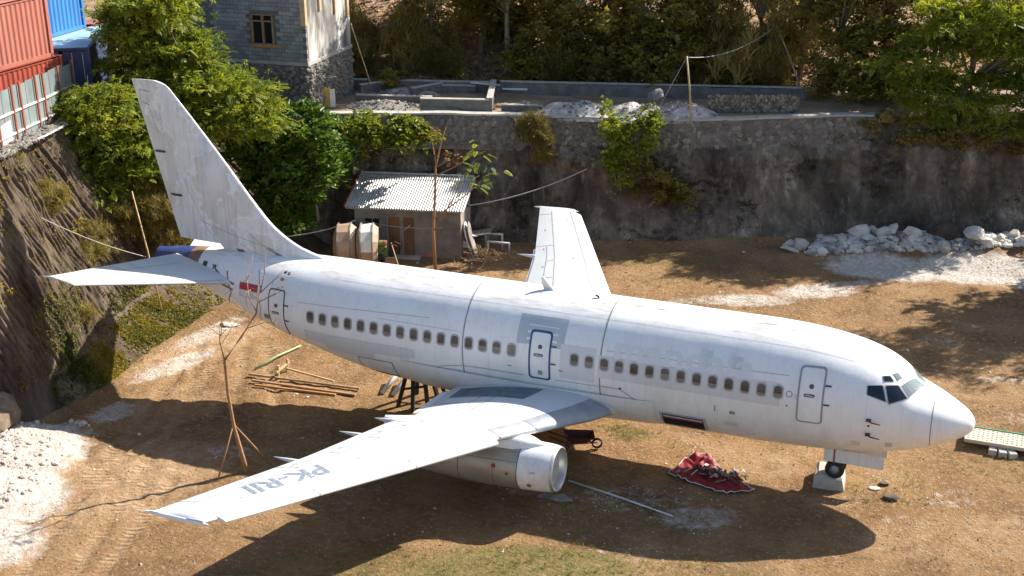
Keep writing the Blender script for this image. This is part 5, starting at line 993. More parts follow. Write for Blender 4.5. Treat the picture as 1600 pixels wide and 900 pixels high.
for p, q in (((-32.4, 16.8), (-31.8, 16.95)), ((-31.8, 16.95), (-31.7, 17.3)), ((-31.7, 17.3), (-32.3, 17.2)), ((-32.3, 17.2), (-32.4, 16.8))): mb = MB(); mb.tube([(*p, 7.85), (*q, 7.85)], .015, 5); mb.build('cage_wire', 'rail_pale', yb)
for i, (a, b_, lb) in enumerate((((-27.5, 18.05), (-25.9, 18.75), 'weathered plank on the coping side, nearest the edge'), ((-27.4, 18.2), (-25.7, 18.8), 'weathered plank lying behind the nearest one'), ((-27.6, 18.25), (-26.1, 18.95), 'weathered plank against the short foundation wall'))): mb = MB(); mb.beam((*a, 6.38+.03*i), (*b_, 6.28+.03*i), .13, .04); mb.build('plank', 'wood_grey', None, label=lb, cat='plank', group='planks on the terrace')
for i, (a, b_, lb) in enumerate((((-26.9, 22.9, 6.75), (-25.3, 23.0, 6.7), 'pale beam laid across the foundation, left piece'), ((-25.1, 22.9, 6.55), (-23.9, 23.4, 6.5), 'pale beam laid beyond the cross wall, right piece'))): mb = MB(); mb.beam(a, b_, .1, .08); mb.build('pale_beam', 'white_pvc', None, label=lb, cat='beam', group='pale beams on the terrace')
for i, (a, b_, wd, lb, m_) in enumerate((((-14.64, 21.65, 5.9), (-15.0, 21.7, 9.15), .055, 'wooden pole standing at the edge of the terrace', 'bamboo'), ((-11.0, 30.0, 6.2), (-12.6, 30.6, 9.3), .05, 'pale slanting pole at the back right of the terrace', 'rail_pale'), ((-32.5, 3.4, .7), (-33.4, 3.5, 5.75), .04, 'bamboo pole leaning on the bank behind the tailplane', 'bamboo'))):
    mb = MB(); mb.tube([a, tuple((np.array(a)+np.array(b_))/2+[.04, 0, 0]), b_], [wd, wd*.9, wd*.7], 8); mb.build('pole', m_, None, True, label=lb, cat='pole', group='poles')
def cable(a, b_, sag, label, rr=.02):
    a = np.array(a, float); b_ = np.array(b_, float); t_ = np.linspace(0, 1, 24)[:, None]; P_ = a+(b_-a)*t_-np.array([0, 0, 1])*sag*4*t_*(1-t_); mb = MB(); mb.tube(list(P_), rr, 5); mb.build('cable', 'cable', None, True, label=label, cat='cable', group='cables')
cable((-15.0, 21.7, 9.1), (-12.6, 30.6, 9.25), .5, 'sagging cable between the two terrace poles'); cable(hl(4.45, 1.2, 2.2), (-19.6, 20.2, 3.6), .35, 'grey cable from the hut to the vines on the cliff', .03)
cable((-31.3, 11.5, 1.5), hl(.2, -.5, 1.9), .12, 'cable running from the fin towards the hut', .03); cable(hl(.3, -.1, 1.75), hl(4.3, -.1, 1.6), .15, 'thin cable across the front of the hut', .015); cable((-15.0, 21.7, 9.1), (-16.4, 21.3, 6.2), .0, 'guy line from the top of the wooden terrace pole', .012)
cable((-34.0, -1.2, 6.0), (-33.0, 3.4, 3.0), .15, 'thin line strung across the bank behind the tailplane', .015)

# ================================================================ VEGETATION
def frond_pinnate(np_=5, L_=1.0, lw=.16, ll=.34, droop=.35):
    V = []; F = []
    def leaf(o, d, n, l_, w_):
        i = len(V); V.extend([o, o+d*l_*.5+n*w_*.5-np.array([0, 0, .03]), o+d*l_-np.array([0, 0, .08*l_]), o+d*l_*.5-n*w_*.5-np.array([0, 0, .03])]); F.append((i, i+1, i+2, i+3))
    for k in range(np_):
        t_ = (k+.6)/np_; o = np.array([t_*L_, 0, -droop*t_*t_])
        for s in (-1, 1): d = np.array([.45, s*.9, -.18]); d /= np.linalg.norm(d); leaf(o, d, np.array([.9, -s*.45, 0]), ll*(1-.35*t_), lw)
    leaf(np.array([L_, 0, -droop]), np.array([1, 0, -.3]), np.array([0, 1, 0.]), ll*.8, lw); return np.array(V), np.array(F)
def cluster(n, L_, w_, seed, fold=.2):
    g = rng(seed); V = []; F = []
    for k in range(n):
        a = g.rand()*6.28; e = g.uniform(-.5, .9); d = np.array([math.cos(a)*math.cos(e), math.sin(a)*math.cos(e), math.sin(e)]); nn = np.cross(d, [0, 0, 1]); nn /= np.linalg.norm(nn)+1e-6; up = np.cross(nn, d); o = d*.15*L_+g.normal(size=3)*.12*L_; l_ = L_*g.uniform(.7, 1.2); i = len(V)
        V.extend([o, o+d*l_*.45+nn*w_*.5+up*fold*w_, o+d*l_-np.array([0, 0, .15*l_]), o+d*l_*.45-nn*w_*.5+up*fold*w_]); F.append((i, i+1, i+2, i+3))
    return np.array(V), np.array(F)
def strands(n, L_, w_, seed):
    g = rng(seed); V = []; F = []
    for k in range(n):
        a = g.rand()*6.28; o = g.normal(size=3)*[.1, .1, .05]; d = np.array([math.cos(a)*.5, math.sin(a)*.5, g.uniform(.2, 1)]); d /= np.linalg.norm(d); nn = np.cross(d, [0, 0, 1]); nn /= np.linalg.norm(nn)+1e-6; l_ = L_*g.uniform(.6, 1.2); i = len(V); m1 = o+d*l_*.55; tip = o+d*l_*np.array([1.3, 1.3, .75])
        V.extend([o-nn*w_*.4, o+nn*w_*.4, m1+nn*w_*.35, m1-nn*w_*.35, tip+nn*w_*.08, tip-nn*w_*.08]); F += [(i, i+1, i+2, i+3), (i+3, i+2, i+4, i+5)]
    return np.array(V), np.array(F)
def foliage(P, D, S, tmpl, seed, val=None, tilt=.35):
    # instance a leaf template at points P, heading D (yaw, pitch), size S, into one mesh's arrays
    g = rng(seed); V0, F0 = tmpl; n = len(P); yaw, pit = D; rol = g.normal(0, tilt, n); cy, sy, cp, sp2, cr, sr = np.cos(yaw), np.sin(yaw), np.cos(pit), np.sin(pit), np.cos(rol), np.sin(rol); o = np.zeros(n)
    Rr = np.stack([np.stack([cy*cp, -sy*cr+cy*sp2*-sr, sy*sr-cy*sp2*cr], -1), np.stack([sy*cp, cy*cr-sy*sp2*sr, -cy*sr-sy*sp2*cr], -1), np.stack([sp2, cp*sr, cp*cr], -1)], 1)
    V = np.einsum('nij,kj->nki', Rr, V0)*S[:, None, None]+P[:, None]; F = (F0[None]+(np.arange(n)*len(V0))[:, None, None]).reshape(-1, F0.shape[1])
    val = g.rand(n) if val is None else val; c = np.repeat(np.clip(val+.15*g.normal(size=n), 0, 1)[:, None], len(V0), 1).reshape(-1); return V.reshape(-1, 3), F, np.stack([c, c, c, c*0+1], -1)
def crown_pts(lobes, n, seed, clump=60, cr=(.9, .9, .28), shell=.62):
    # lobes: (x,y,z,rx,ry,rz); flat clumps of leaf sprays spread through the lobes' outer volume
    g = rng(seed); w_ = np.array([l[3]*l[4]+l[4]*l[5]+l[3]*l[5] for l in lobes]); k = max(1, n//clump); ix = g.choice(len(lobes), k, p=w_/w_.sum()); LB = np.array(lobes)[ix]; d = g.normal(size=(k, 3)); d /= np.linalg.norm(d, axis=1)[:, None]; rr = shell+(1-shell)*g.rand(k)**.6
    C = LB[:, :3]+d*LB[:, 3:]*rr[:, None]; cs = g.uniform(.55, 1.25, k); j = np.repeat(np.arange(k), clump); off = g.normal(size=(len(j), 3))*.55*np.array(cr)*cs[j][:, None]; off[:, 2] -= .35*np.hypot(off[:, 0], off[:, 1])**1.3*cr[2]
    P = C[j]+off; yaw = np.arctan2(off[:, 1]+d[j, 1]*.5, off[:, 0]+d[j, 0]*.5)+g.normal(0, .5, len(j)); pit = g.normal(.0, .4, len(j)); return P, (yaw, pit), C, g.rand(k)[j]*.55+.3*g.rand(len(j))+.08
def limbs(mb, base, C, r0, g, n=14, trunk_h=.45, wob=.12, sub=True):
    base = np.array(base, float); top = C.mean(0); fork = base+(top-base)*trunk_h; fork[:2] += g.normal(size=2)*wob; mid = (base+fork)/2+np.array([g.normal()*wob, g.normal()*wob, 0])
    mb.tube([base-[0, 0, .2], base+(mid-base)*.5, mid, fork], [r0*1.15, r0*.95, r0*.85, r0*.7], 8)
    for c in C[g.choice(len(C), min(n, len(C)), replace=False)]:
        m1 = fork+(c-fork)*.5+np.array([g.normal()*.15, g.normal()*.15, .12*np.linalg.norm(c-fork)]); mb.tube([fork, fork+(m1-fork)*.5, m1, c], [r0*.5, r0*.38, r0*.25, r0*.08], 5)
        if sub:
            for _ in range(2): e = c+g.normal(size=3)*.45; mb.tube([m1, (m1+e)/2+g.normal(size=3)*.06, e], [r0*.18, r0*.1, r0*.04], 4)
def tree(nm, base, lobes, n, tmpl, size, leafm, label, cat, seed, r0=.16, barkm='bark', clump=40, cr=(.9, .9, .28), shell=.5, group=None, th_=.45, nl=14, crown='crown', vpow=1.):
    g = rng(seed); e = thing(nm, base, label, cat, group); P, D, C, val = crown_pts(lobes, n, seed, clump, cr, shell); V, F, A = foliage(P, D, size*g.uniform(.6, 1.3, len(P)), tmpl, seed+1, val**vpow)
    if tmpl is PIN:
        k = g.rand(len(P)) < .45; V, F, A = foliage(P[k], (D[0][k], D[1][k]), size*g.uniform(.6, 1.3, k.sum()), tmpl, seed+1, val[k]**vpow); k = ~k
        V2, F2, A2 = foliage(P[k], (D[0][k], D[1][k]*2), size*1.7*g.uniform(.6, 1.3, k.sum()), SML, seed+2, val[k]**vpow, .8); F = np.concatenate([F, F2+len(V)]); V = np.concatenate([V, V2]); A = np.concatenate([A, A2])
    link(crown, npmesh(crown, V, F, leafm, False, A), e); mb = MB(); limbs(mb, base, C, r0, g, nl, th_); mb.build('trunk', barkm, e, True); return e
PIN = frond_pinnate(5, .62, .13, .26, .06); SML = cluster(9, .2, .085, 8); CLU = cluster(6, .26, .15, 3); BIG = cluster(5, .36, .2, 4); NAR = cluster(8, .34, .07, 5); STR = strands(9, .8, .05, 6)
# big bright tree behind the fin
tree('bright_tree', (-36.3, 10.0, 5.6), [(-37.1, 9.5, 11.4, 1.7, 1.6, 1.3), (-35.6, 9.5, 12.4, 1.3, 1.5, 1.0), (-36.6, 9.5, 9.6, 1.9, 1.8, 1.4), (-34.5, 9.5, 10.2, 1.2, 1.5, 1.0), (-33.4, 9.5, 8.9, 1.4, 1.5, .9), (-31.9, 9.8, 8.3, 1.1, 1.2, .7), (-31.3, 10, 7.5, 1.1, 1.2, .7), (-33.2, 9.6, 7.5, 1.7, 1.3, 1.0), (-35.2, 9.3, 8.2, 1.8, 1.4, 1.3)], 13800, PIN, .60, 'leaf_bright', 'big bright green tree with feathery leaves behind the fin', 'tree', 1001, .24, cr=(.8, .8, .2), nl=26)
tree('bright_tree', (-36.0, 5.6, 5.2), [(-36.9, 4.6, 7.2, 1.7, 1.4, 1.5), (-35.6, 5.2, 8.4, 1.5, 1.4, 1.3), (-34.9, 5.8, 6.6, 1.7, 1.4, 1.4), (-36.2, 4.6, 5.6, 1.7, 1.2, 1.1), (-37.4, 5.0, 8.4, 1.0, 1.0, .9)], 7000, PIN, .56, 'leaf_bright', 'smaller bright green tree on the bank left of the fin', 'tree', 1002, .15, cr=(.7, .7, .19), nl=18)
tree('yellow_shrub', (-34.4, 5.0, 3.2), [(-34.6, 4.6, 4.4, 1.6, 1.1, 1.0), (-33.6, 5.4, 4.9, 1.3, 1.0, .9), (-33.4, 5.6, 3.4, 1.2, .9, .9)], 2600, STR, .5, 'leaf_rust', 'yellowish drooping shrub on the bank beside the bamboo pole', 'shrub', 1003, .06, cr=(.55, .55, .35), nl=8)
for i, (b_, lo_, lb) in enumerate((((-34.3, 1.6, 3.0), [(-34.2, 1.6, 3.4, .5, .8, .6), (-34.6, 2.3, 4.2, .5, .7, .6)], 'small yellow-green shrub on the bank above the tailplane'), ((-34.7, -.6, 6.4), [(-34.5, -.6, 6.7, .35, .6, .45), (-34.6, .4, 6.2, .35, .5, .45)], 'small yellow-green shrub high on the bank at the left edge'), ((-32.9, -.9, 1.7), [(-32.8, -.9, 2.1, .4, .5, .35)], 'small yellow-green shrub low on the bank beside the tail shadow'))):
    tree('bank_shrub', b_, lo_, 360 if i < 2 else 200, STR, .42, 'leaf_rust', lb, 'shrub', 1005+i, .03, clump=20, cr=(.3, .4, .3), nl=4, group='small shrubs on the bank')
# dark leafy vines on the bank behind the fin and beside the hut
for i, (b_, lo_, n_, lm, lb) in enumerate((((-33.0, 12.6, 4.0), [(-33.2, 12.2, 6.4, 1.6, 1.2, 1.8), (-32.2, 12.4, 4.4, 1.6, 1.2, 1.8), (-31.3, 12.8, 6.0, 1.5, 1.0, 1.4)], 2300, 'leaf_vine', 'dark green climbing thicket just right of the fin'), ((-30.6, 13.2, 2.0), [(-31.0, 13.2, 4.8, 1.4, .9, 1.5), (-31.4, 12.8, 2.6, 1.4, .9, 1.5), (-30.6, 14.4, 4.6, 1.0, .8, 1.0)], 2100, 'leaf_vine', 'dark leafy thicket left of the hut'), ((-29.4, 14.6, 4.0), [(-30.0, 15.4, 5.4, 1.2, .6, .8), (-28.6, 15.8, 5.9, .9, .6, .6)], 1000, 'leaf_bright', 'lighter green bush above the left end of the hut'), ((-27.3, 16.0, 5.0), [(-27.6, 16.2, 5.6, 1.0, .4, .5), (-26.6, 16.6, 5.7, .7, .4, .4)], 700, 'leaf_bright', 'leafy bush hanging on the wall above the hut roof'))):
    tree('climbing_bush', b_, lo_, n_, BIG if lm == 'leaf_vine' else CLU, 1.0, lm, lb, 'bush', 1010+i, .07, clump=40, cr=(.55, .55, .4), shell=.5, group='bushes on the cliff wall', nl=8)
tree('climbing_bush', (-18.0, 20.5, 3.0), [(-18.2, 19.9, 6.2, .9, .5, .8), (-17.3, 20.2, 5.3, 1.1, .6, 1.1), (-16.4, 20.6, 6.0, .8, .5, .5), (-17.7, 20.0, 4.0, 1.0, .5, .9)], 1300, CLU, .66, 'leaf_bright', 'tall bush growing over the coping in the middle of the cliff', 'bush', 1020, .06, clump=40, cr=(.45, .45, .4), shell=.4, group='bushes on the cliff wall', nl=8, vpow=.7)
tree('climbing_bush', (-16.6, 20.9, 1.5), [(-16.4, 20.6, 3.2, 1.0, .4, 1.0), (-15.4, 21.0, 2.6, .9, .4, .8)], 700, CLU, .7, 'leaf_forest', 'dark bush lower on the cliff under the tall one', 'bush', 1021, .05, clump=40, cr=(.45, .4, .45), shell=.4, group='bushes on the cliff wall', nl=8)
tree('dry_tuft', (-21.6, 18.9, 5.2), [(-21.6, 18.7, 5.6, .7, .35, .6), (-21.3, 18.8, 4.7, .55, .3, .6)], 420, STR, .6, 'leaf_rust', 'dry yellow grass tuft hanging from the wall coping', 'tuft', 1022, .03, clump=30, cr=(.35, .25, .35), nl=3)
tree('terrace_bush', (-31.0, 21.6, 6.3), [(-31.0, 21.4, 6.9, .85, .6, .5)], 520, CLU, .6, 'leaf_forest', 'dark round bush growing inside the foundation walls', 'bush', 1023, .04, clump=40, cr=(.35, .35, .25), nl=5)
# tree at the right end of the terrace
tree('overhanging_tree', (-3.6, 29.0, 6.0), [(-5.0, 27.4, 8.2, 1.8, 1.4, 1.4), (-3.8, 28.0, 10.4, 1.6, 1.5, 1.4), (-1.6, 28.2, 10.8, 1.8, 1.5, 1.5), (-.4, 28.4, 8.6, 2.0, 1.5, 1.6), (-3.2, 26.9, 7.0, 2.0, 1.2, 1.3), (-1.0, 27.4, 6.2, 1.8, 1.0, 1.0), (1.6, 29.4, 10.2, 2.2, 1.6, 2.0), (1.8, 29.0, 7.2, 2.0, 1.3, 1.4)], 10500, PIN, .58, 'leaf_bright', 'bright feathery tree overhanging the cliff at the right', 'tree', 1030, .2, cr=(.8, .8, .17), nl=24)
tree('overhanging_bush', (-5.8, 26.9, 5.6), [(-6.4, 26.2, 5.6, 1.0, .6, .6), (-4.6, 26.6, 5.4, 1.4, .6, .6), (-2.4, 27.2, 5.0, 1.6, .6, .6), (.2, 28.2, 5.0, 1.8, .6, .7)], 1700, CLU, .8, 'leaf_olive', 'olive scrub draped over the cliff edge under the right tree', 'bush', 1031, .05, clump=40, cr=(.5, .4, .3), nl=8, vpow=.7)
# forest behind the terrace: single trees, three crown shapes shared by copies
def forest_proto(seed, leafm, tmpl, size, h):
    g = rng(seed); lo_ = [(g.uniform(-1.6, 1.6), g.uniform(-1.4, 1.4), g.uniform(2.4, h), g.uniform(1.0, 1.9), g.uniform(1.0, 1.8), g.uniform(.7, 1.3)) for _ in range(11)]
    P, D, C, val = crown_pts(lo_, 1250, seed, 20, (.7, .7, .5), .3); V, F, A = foliage(P, D, size*g.uniform(.7, 1.25, len(P)), tmpl, seed, val)
    cm = npmesh('crown', V, F, leafm, False, A); mb = MB(); limbs(mb, (0, 0, 0), C, .15, g, 12, .5); o = mb.build('trunk', 'bark', None, True); tm = o.data; bpy.data.objects.remove(o); return cm, tm
FP = [forest_proto(2001, 'leaf_forest', BIG, .8, 8.5), forest_proto(2002, 'leaf_forest', NAR, 1.0, 9.0), forest_proto(2003, 'leaf_olive', NAR, .9, 8.0)]
FT = [(-35.0, 25.2, 2, 'olive tree closest behind the block house'), (-32.6, 26.5, 1, 'narrow-leaved tree at the left of the wood'), (-30.4, 25.9, 2, 'dry olive tree behind the dark terrace bush'), (-28.8, 28.4, 0, 'broad-leaved tree standing back at the left of the wood'), (-26.4, 27.0, 1, 'narrow-leaved tree behind the cross wall'), (-24.2, 28.6, 0, 'broad-leaved tree left of the middle of the wood'), (-22.4, 27.6, 0, 'broad-leaved tree behind the first gravel pile'), (-20.6, 29.6, 1, 'narrow-leaved tree at the middle of the wood'), (-19.0, 28.6, 0, 'broad-leaved tree behind the middle gravel pile'),
      (-17.2, 30.4, 0, 'broad-leaved tree right of the middle of the wood'), (-15.6, 29.8, 1, 'narrow-leaved tree behind the wooden terrace pole'), (-13.6, 31.6, 2, 'drooping olive tree behind the dry stone wall'), (-11.6, 32.6, 2, 'drooping olive tree behind the slanting pole'), (-9.4, 31.4, 0, 'dark broad-leaved tree left of the overhanging tree'), (-7.2, 32.2, 0, 'dark broad-leaved tree behind the overhanging tree, left'), (-4.6, 33.6, 1, 'narrow-leaved tree behind the overhanging tree, middle'), (-1.8, 34.4, 0, 'broad-leaved tree behind the overhanging tree, right'), (1.4, 34.6, 2, 'olive tree at the right edge behind the overhanging tree'), (4.4, 33.8, 0, 'forest tree just beyond the right edge'), (7.6, 35.4, 1, 'forest tree second beyond the right edge'), (11.0, 36.8, 0, 'forest tree farthest beyond the right edge'),
      (-37.5, 29.5, 1, 'tree at the back behind the block house'), (-33.4, 32.0, 0, 'tree in the second row at the left of the wood'), (-27.4, 32.6, 2, 'tree in the second row behind the foundation walls'), (-22.8, 33.4, 1, 'tree in the second row left of the middle'), (-18.4, 35.0, 2, 'tree in the second row right of the middle'), (-13.8, 36.4, 0, 'tree in the second row behind the stone wall'), (-8.6, 37.2, 1, 'tree in the second row towards the right')]
g = rng(77)
for i, (x, y, k, lb) in enumerate(FT):
    z = float(hz(np.array([x]), np.array([y]))[0]); e = thing('forest_tree', (x, y, z-.1), lb, 'tree', 'trees of the wood behind the terrace'); sc_ = g.uniform(.9, 1.2)*(.68 if x > 0 else 1); rz = g.rand()*6.28
    for nm, me in zip(('crown', 'trunk'), FP[k]): o = link(nm, me, e); o.matrix_parent_inverse = Matrix.Identity(4)
    e.rotation_euler = (0, 0, rz); e.scale = (sc_, sc_, sc_*g.uniform(.9, 1.1))
UP = []
for s, lm, tm in ((3001, 'leaf_forest', BIG), (3002, 'leaf_olive', STR), (3003, 'leaf_forest', NAR)):
    P, D, C, val = crown_pts([(0, 0, 1.0, 1.3, 1.0, 1.0), (.6, .3, 2.2, .9, .8, 1.0)], 520, s, 26, (.55, .55, .5), .2); V, F, A = foliage(P, D, rng(s).uniform(.6, 1.1, len(P)), tm, s, val); mb = MB(); limbs(mb, (0, 0, 0), C, .05, rng(s), 9, .3); o = mb.build('stems', 'bark', None, True); tm_ = o.data; bpy.data.objects.remove(o); UP.append((npmesh('crown', V, F, lm, False, A), tm_))
US = [(-34.0, 23.6, 1, 'straw-coloured shrub hanging beside the block house'), (-31.8, 24.6, 1, 'straw-coloured shrub behind the left stretch of back wall'), (-29.6, 25.4, 2, 'dark shrub behind the left stretch of back wall'), (-27.6, 29.8, 0, 'broad-leaved shrub on the slope behind the cross wall'), (-25.2, 26.0, 0, 'broad-leaved shrub just behind the cross wall'), (-23.2, 26.6, 2, 'dark shrub behind the back wall, left of the gravel'), (-21.2, 27.4, 0, 'broad-leaved shrub behind the first gravel pile'), (-18.4, 27.6, 0, 'broad-leaved shrub behind the dark boulder'), (-16.6, 28.8, 2, 'dark shrub behind the wooden terrace pole'), (-14.4, 29.4, 1, 'drooping shrub behind the dry stone wall'), (-12.8, 30.4, 1, 'drooping shrub left of the slanting pole'), (-10.0, 29.6, 2, 'dark shrub right of the slanting pole'), (-8.4, 29.2, 0, 'dark broad-leaved shrub left of the overhanging tree'), (-6.6, 30.0, 0, 'dark shrub under the overhanging tree')]
US += [(-33.0, 29.2, 2, 'dark shrub in the second row behind the block house'), (-25.6, 31.0, 2, 'dark shrub in the second row behind the cross wall'), (-21.8, 31.4, 0, 'broad-leaved shrub in the second row, left of the middle'), (-17.4, 33.0, 2, 'dark shrub in the second row, right of the middle'), (-12.6, 34.6, 0, 'broad-leaved shrub in the second row behind the stone wall'), (-30.2, 31.0, 0, 'broad-leaved shrub in the second row at the left')]
for i, (x, y, k, lb) in enumerate(US):
    z = float(hz(np.array([x]), np.array([y]))[0]); e = thing('forest_shrub', (x, y, z-.1), lb, 'shrub', 'shrubs at the edge of the wood')
    for nm, me in zip(('crown', 'stems'), UP[k]): o = link(nm, me, e); o.matrix_parent_inverse = Matrix.Identity(4)
    e.rotation_euler = (0, 0, g.rand()*6.28); q = g.uniform(.85, 1.3); e.scale = (q, q, q*1.1)
# trees just outside the right edge whose shade dapples the dirt
for x, y, k, lb in ((7.2, 24.5, 1, 'tree beyond the right edge, nearest the airliner'), (10.5, 28.0, 2, 'tree beyond the right edge, middle one'), (8.0, 29.0, 0, 'tree beyond the right edge, nearest the cliff')):
    e = thing('yard_tree', (x, y, 0), lb, 'tree', 'trees beyond the right edge')
    for nm, me in zip(('crown', 'trunk'), FP[k]): o = link(nm, me, e); o.matrix_parent_inverse = Matrix.Identity(4)
    e.rotation_euler = (0, 0, x); e.scale = (1.35, 1.35, 1.5)
# leaf litter on the slope, grass and ground cover
g = rng(83); n = 15000; X = g.uniform(-42, 4, n); Y = wallY(X)+7.6+g.rand(n)**1.5*15; LF = (np.array([[-1, -.5, 0], [0, -.6, .15], [1, 0, 0], [0, .6, .1]]), np.array([[0, 1, 2, 3]]))
V, F, A = foliage(np.stack([X, Y, hz(X, Y)+.04], -1), (g.rand(n)*6.28, g.normal(0, .5, n)), g.uniform(.08, .2, n), LF, 84); link('leaf_litter', npmesh('leaf_litter', V, F, 'leaf_litter', False, A), None, 'dry fallen leaves covering the slope under the wood', 'leaves', None, 'stuff')
def grassy(nm, n, fx, thr, size, leafm, tmpl, label, seed, cat='grass'):
    g = rng(seed); X, Y, Z, k = fx(g, n); X, Y, Z = X[k], Y[k], Z[k]; m_ = len(X); V, F, A = foliage(np.stack([X, Y, Z], -1), (g.rand(m_)*6.28, g.normal(0, .15, m_)), size*g.uniform(.5, 1.2, m_), tmpl, seed, np.clip(.5+.8*fbm(X, Y, 1.5, 3, seed), 0, 1)); link(nm, npmesh(nm, V, F, leafm, False, A), None, label, cat, None, 'stuff')
GB = strands(6, 1.0, .10, 9)
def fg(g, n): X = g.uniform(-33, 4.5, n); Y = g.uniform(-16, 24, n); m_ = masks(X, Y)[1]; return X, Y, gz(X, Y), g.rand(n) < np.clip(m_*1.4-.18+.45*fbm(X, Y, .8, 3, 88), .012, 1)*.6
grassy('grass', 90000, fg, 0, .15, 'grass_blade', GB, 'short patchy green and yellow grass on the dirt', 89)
def bankpt(g, n, t0, t1, y0, y1):
    Y = g.uniform(y0, y1, n); T = g.uniform(t0, t1, n); i = np.clip(np.searchsorted(by_, Y), 0, len(by_)-1); j = np.clip(np.searchsorted(bt, T), 0, len(bt)-1); return BX[i, j]+.03, Y, BZ[i, j]+.02
def fb(g, n): X, Y, Z = bankpt(g, n, 0, .78, -4.5, 12); return X, Y, Z, g.rand(n) < np.clip(.34+1.9*fbm(X, Y, 1.0, 3, 90), .06, 1)
grassy('bank_groundcover', 11000, fb, 0, .42, 'leaf_ground', cluster(6, .3, .17, 15), 'low leafy ground cover along the foot of the bank', 91, 'ground cover')
def fb2(g, n): X, Y, Z = bankpt(g, n, .9, 2, -6, 10); return X, Y, Z, np.clip(sm(.02, .35, fbm(Y, Z, 1.6, 3, 41)), .06, 1) > g.rand(n)*1.05
grassy('bank_weeds', 13000, fb2, 0, .46, 'leaf_ground', cluster(7, .3, .1, 16), 'weeds and small plants clinging to the earth bank', 92, 'weeds')
def fc(g, n):
    X = g.uniform(-31, 4, n); T = g.rand(n); d = fbm(X, T*6, 2.0, 4, 55)+.25*sm(-8, -18, X)+.15*(T < .15); ix = np.clip(((X+36)/62*619).astype(int), 0, 619); iy = (T*58).astype(int); return CX[ix, iy], CY[ix, iy]-.05, CZ[ix, iy]-.05, d > .12+.35*g.rand(n)
grassy('cliff_scrub', 9000, fc, 0, .55, 'leaf_scrub', NAR, 'dark dry scrub clinging to the cliff face', 93, 'scrub')
# young trees ---------------------------------------------------------------
e = thing('propped_sapling', (-22.27, -6.12, 0), 'bare young tree held up by slanting wooden props in front of the tail', 'sapling')
mb = MB(); mb.tube([(-22.2, -6.1, -.1), (-22.35, -6.15, .8), (-22.5, -6.2, 1.7), (-22.6, -6.2, 2.8), (-22.65, -6.15, 4.0), (-22.1, -5.9, 4.8), (-21.6, -5.7, 5.6), (-21.45, -5.6, 6.4)], [.085, .07, .06, .052, .045, .036, .03, .02], 8); tk = mb.build('trunk', 'young_bark', e, True)
g = rng(95)
for a, b_, rr in (((-22.65, -6.15, 4.0), (-22.75, -6.1, 5.2), .03), ((-21.6, -5.7, 5.7), (-21.9, -5.6, 6.9), .025), ((-21.45, -5.6, 6.3), (-20.7, -5.4, 7.0), .022), ((-21.45, -5.6, 6.3), (-21.2, -5.5, 7.6), .02), ((-21.5, -5.65, 6.0), (-20.6, -5.5, 6.5), .018), ((-21.9, -5.8, 5.1), (-20.9, -5.6, 5.4), .016), ((-22.7, -6.1, 4.8), (-23.3, -6.3, 5.5), .015), ((-22.7, -6.1, 4.6), (-22.2, -6, 5.4), .014), ((-21.8, -5.75, 5.4), (-22.6, -5.9, 6.2), .015), ((-21.4, -5.6, 6.5), (-22.0, -5.5, 7.4), .013)):
    a = np.array(a); b_ = np.array(b_); m_ = (a+b_)/2+g.normal(size=3)*.07; mb = MB(); mb.tube([a, m_, b_], [rr, rr*.8, rr*.35], 5)
    for _ in range(3): q = a+(b_-a)*g.uniform(.4, 1); mb.tube([q, q+g.normal(size=3)*.28], [rr*.5, rr*.2], 4)
    mb.build('branch', 'young_bark', tk, True)
for a in ((-22.8, -6.95, -.03), (-21.75, -5.35, -.03)): mb = MB(); mb.tube([a, (-22.5, -6.2, 1.75)], .03, 7); mb.build('prop', 'young_bark', e, True)
P = np.array([(-20.65, -5.4, 6.75), (-20.75, -5.45, 6.5), (-21.95, -5.6, 6.7), (-20.6, -5.35, 6.95)]); V, F, A = foliage(P, (np.arange(4)*1.5, np.full(4, -.9)), np.full(4, .55), CLU, 96); link('dry_leaves', npmesh('dry_leaves', V, F, 'leaf_dry', False, A), e, kind='stuff')
e = thing('tall_sapling', (-24.66, 13.4, 0), 'tall thin young tree with a few green and orange leaves before the hut', 'sapling'); mb = MB()
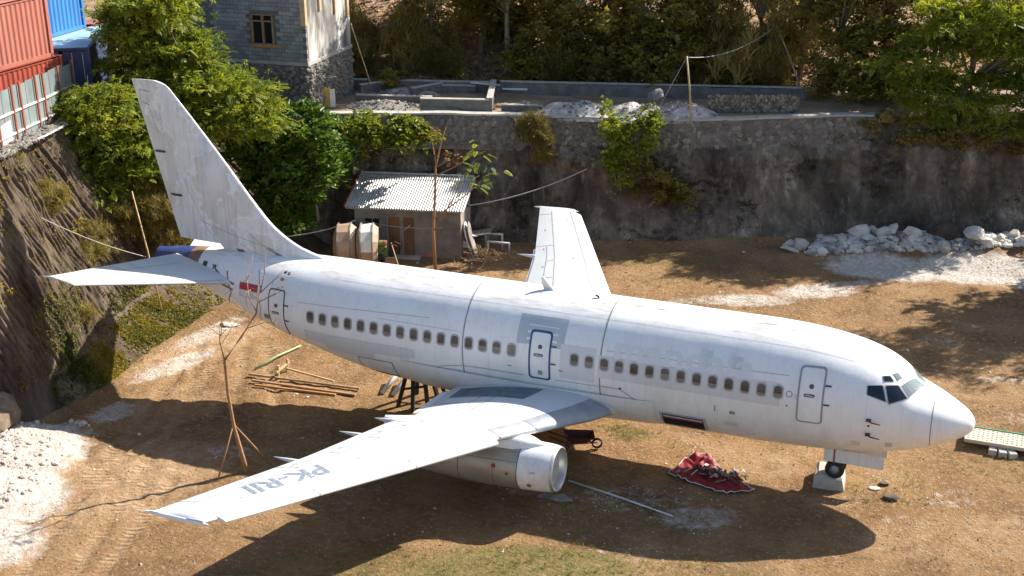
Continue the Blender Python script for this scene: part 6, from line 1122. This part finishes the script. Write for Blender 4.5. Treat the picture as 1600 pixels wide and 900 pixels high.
mb.tube([(-24.6, 13.4, -.1), (-24.65, 13.4, 2), (-24.5, 13.4, 3.6), (-24.45, 13.45, 5.0), (-24.15, 13.5, 6.2), (-23.9, 13.5, 6.9)], [.085, .075, .06, .05, .035, .012], 8); tk = mb.build('trunk', 'young_bark', e, True)
tips = []
for a, b_ in (((-24.45, 13.4, 4.6), (-22.4, 13.6, 5.9)), ((-24.55, 13.4, 2.6), (-21.9, 13.7, 4.9)), ((-24.6, 13.4, 2.0), (-23.0, 13.5, 4.8)), ((-24.45, 13.45, 5.0), (-23.7, 13.5, 5.6)), ((-24.4, 13.4, 5.2), (-24.6, 13.4, 6.6))):
    a = np.array(a); b_ = np.array(b_); m_ = a+(b_-a)*.55-[0, 0, .1]; mb = MB(); mb.tube([a, m_, b_], [.035, .025, .01], 5); mb.build('branch', 'young_bark', tk, True); tips += [b_+g.normal(size=3)*.25 for _ in range(9)]+[m_+(b_-m_)*.6+g.normal(size=3)*.2 for _ in range(4)]
P = np.array(tips[:39]); V, F, A = foliage(P, (g.rand(len(P))*6.28, g.normal(-.3, .3, len(P))), np.full(len(P), .62), PIN, 97); link('crown', npmesh('crown', V, F, 'leaf_bright', False, A), e)
P = np.array(tips[39:]); V, F, A = foliage(P, (g.rand(len(P))*6.28, g.normal(-1, .3, len(P))), np.full(len(P), .6), CLU, 98); link('withered_leaves', npmesh('withered_leaves', V, F, 'leaf_dry', False, A), e)

# everything built on the terrace stands on it: seat the whole terrace on the leaning cliff
TN = ('terrace', 'retaining_wall', 'foundation_wall', 'gravel_pile', 'dark_boulder', 'dry_stone_wall', 'yellow_board', 'plank', 'pale_beam', 'terrace_bush', 'overhanging', 'forest_', 'leaf_litter', 'dry_tuft')
for o in list(COL.objects):
    if o.parent: continue
    lb = o.get('label', '')
    if o.name.startswith(TN) or (o.name.startswith(('pole', 'cable')) and 'terrace' in lb): o.location = Vector(o.location)+TS
    elif o.name.startswith('climbing_bush') and o.location.x > -29.5: o.location = Vector(o.location)+TS*.6

for o in COL.objects:
    if o.name == 'wheelbarrow': o.location = Vector(o.location)+Vector((-.55, .35, 0)); o.rotation_euler = (0, 0, R(25))
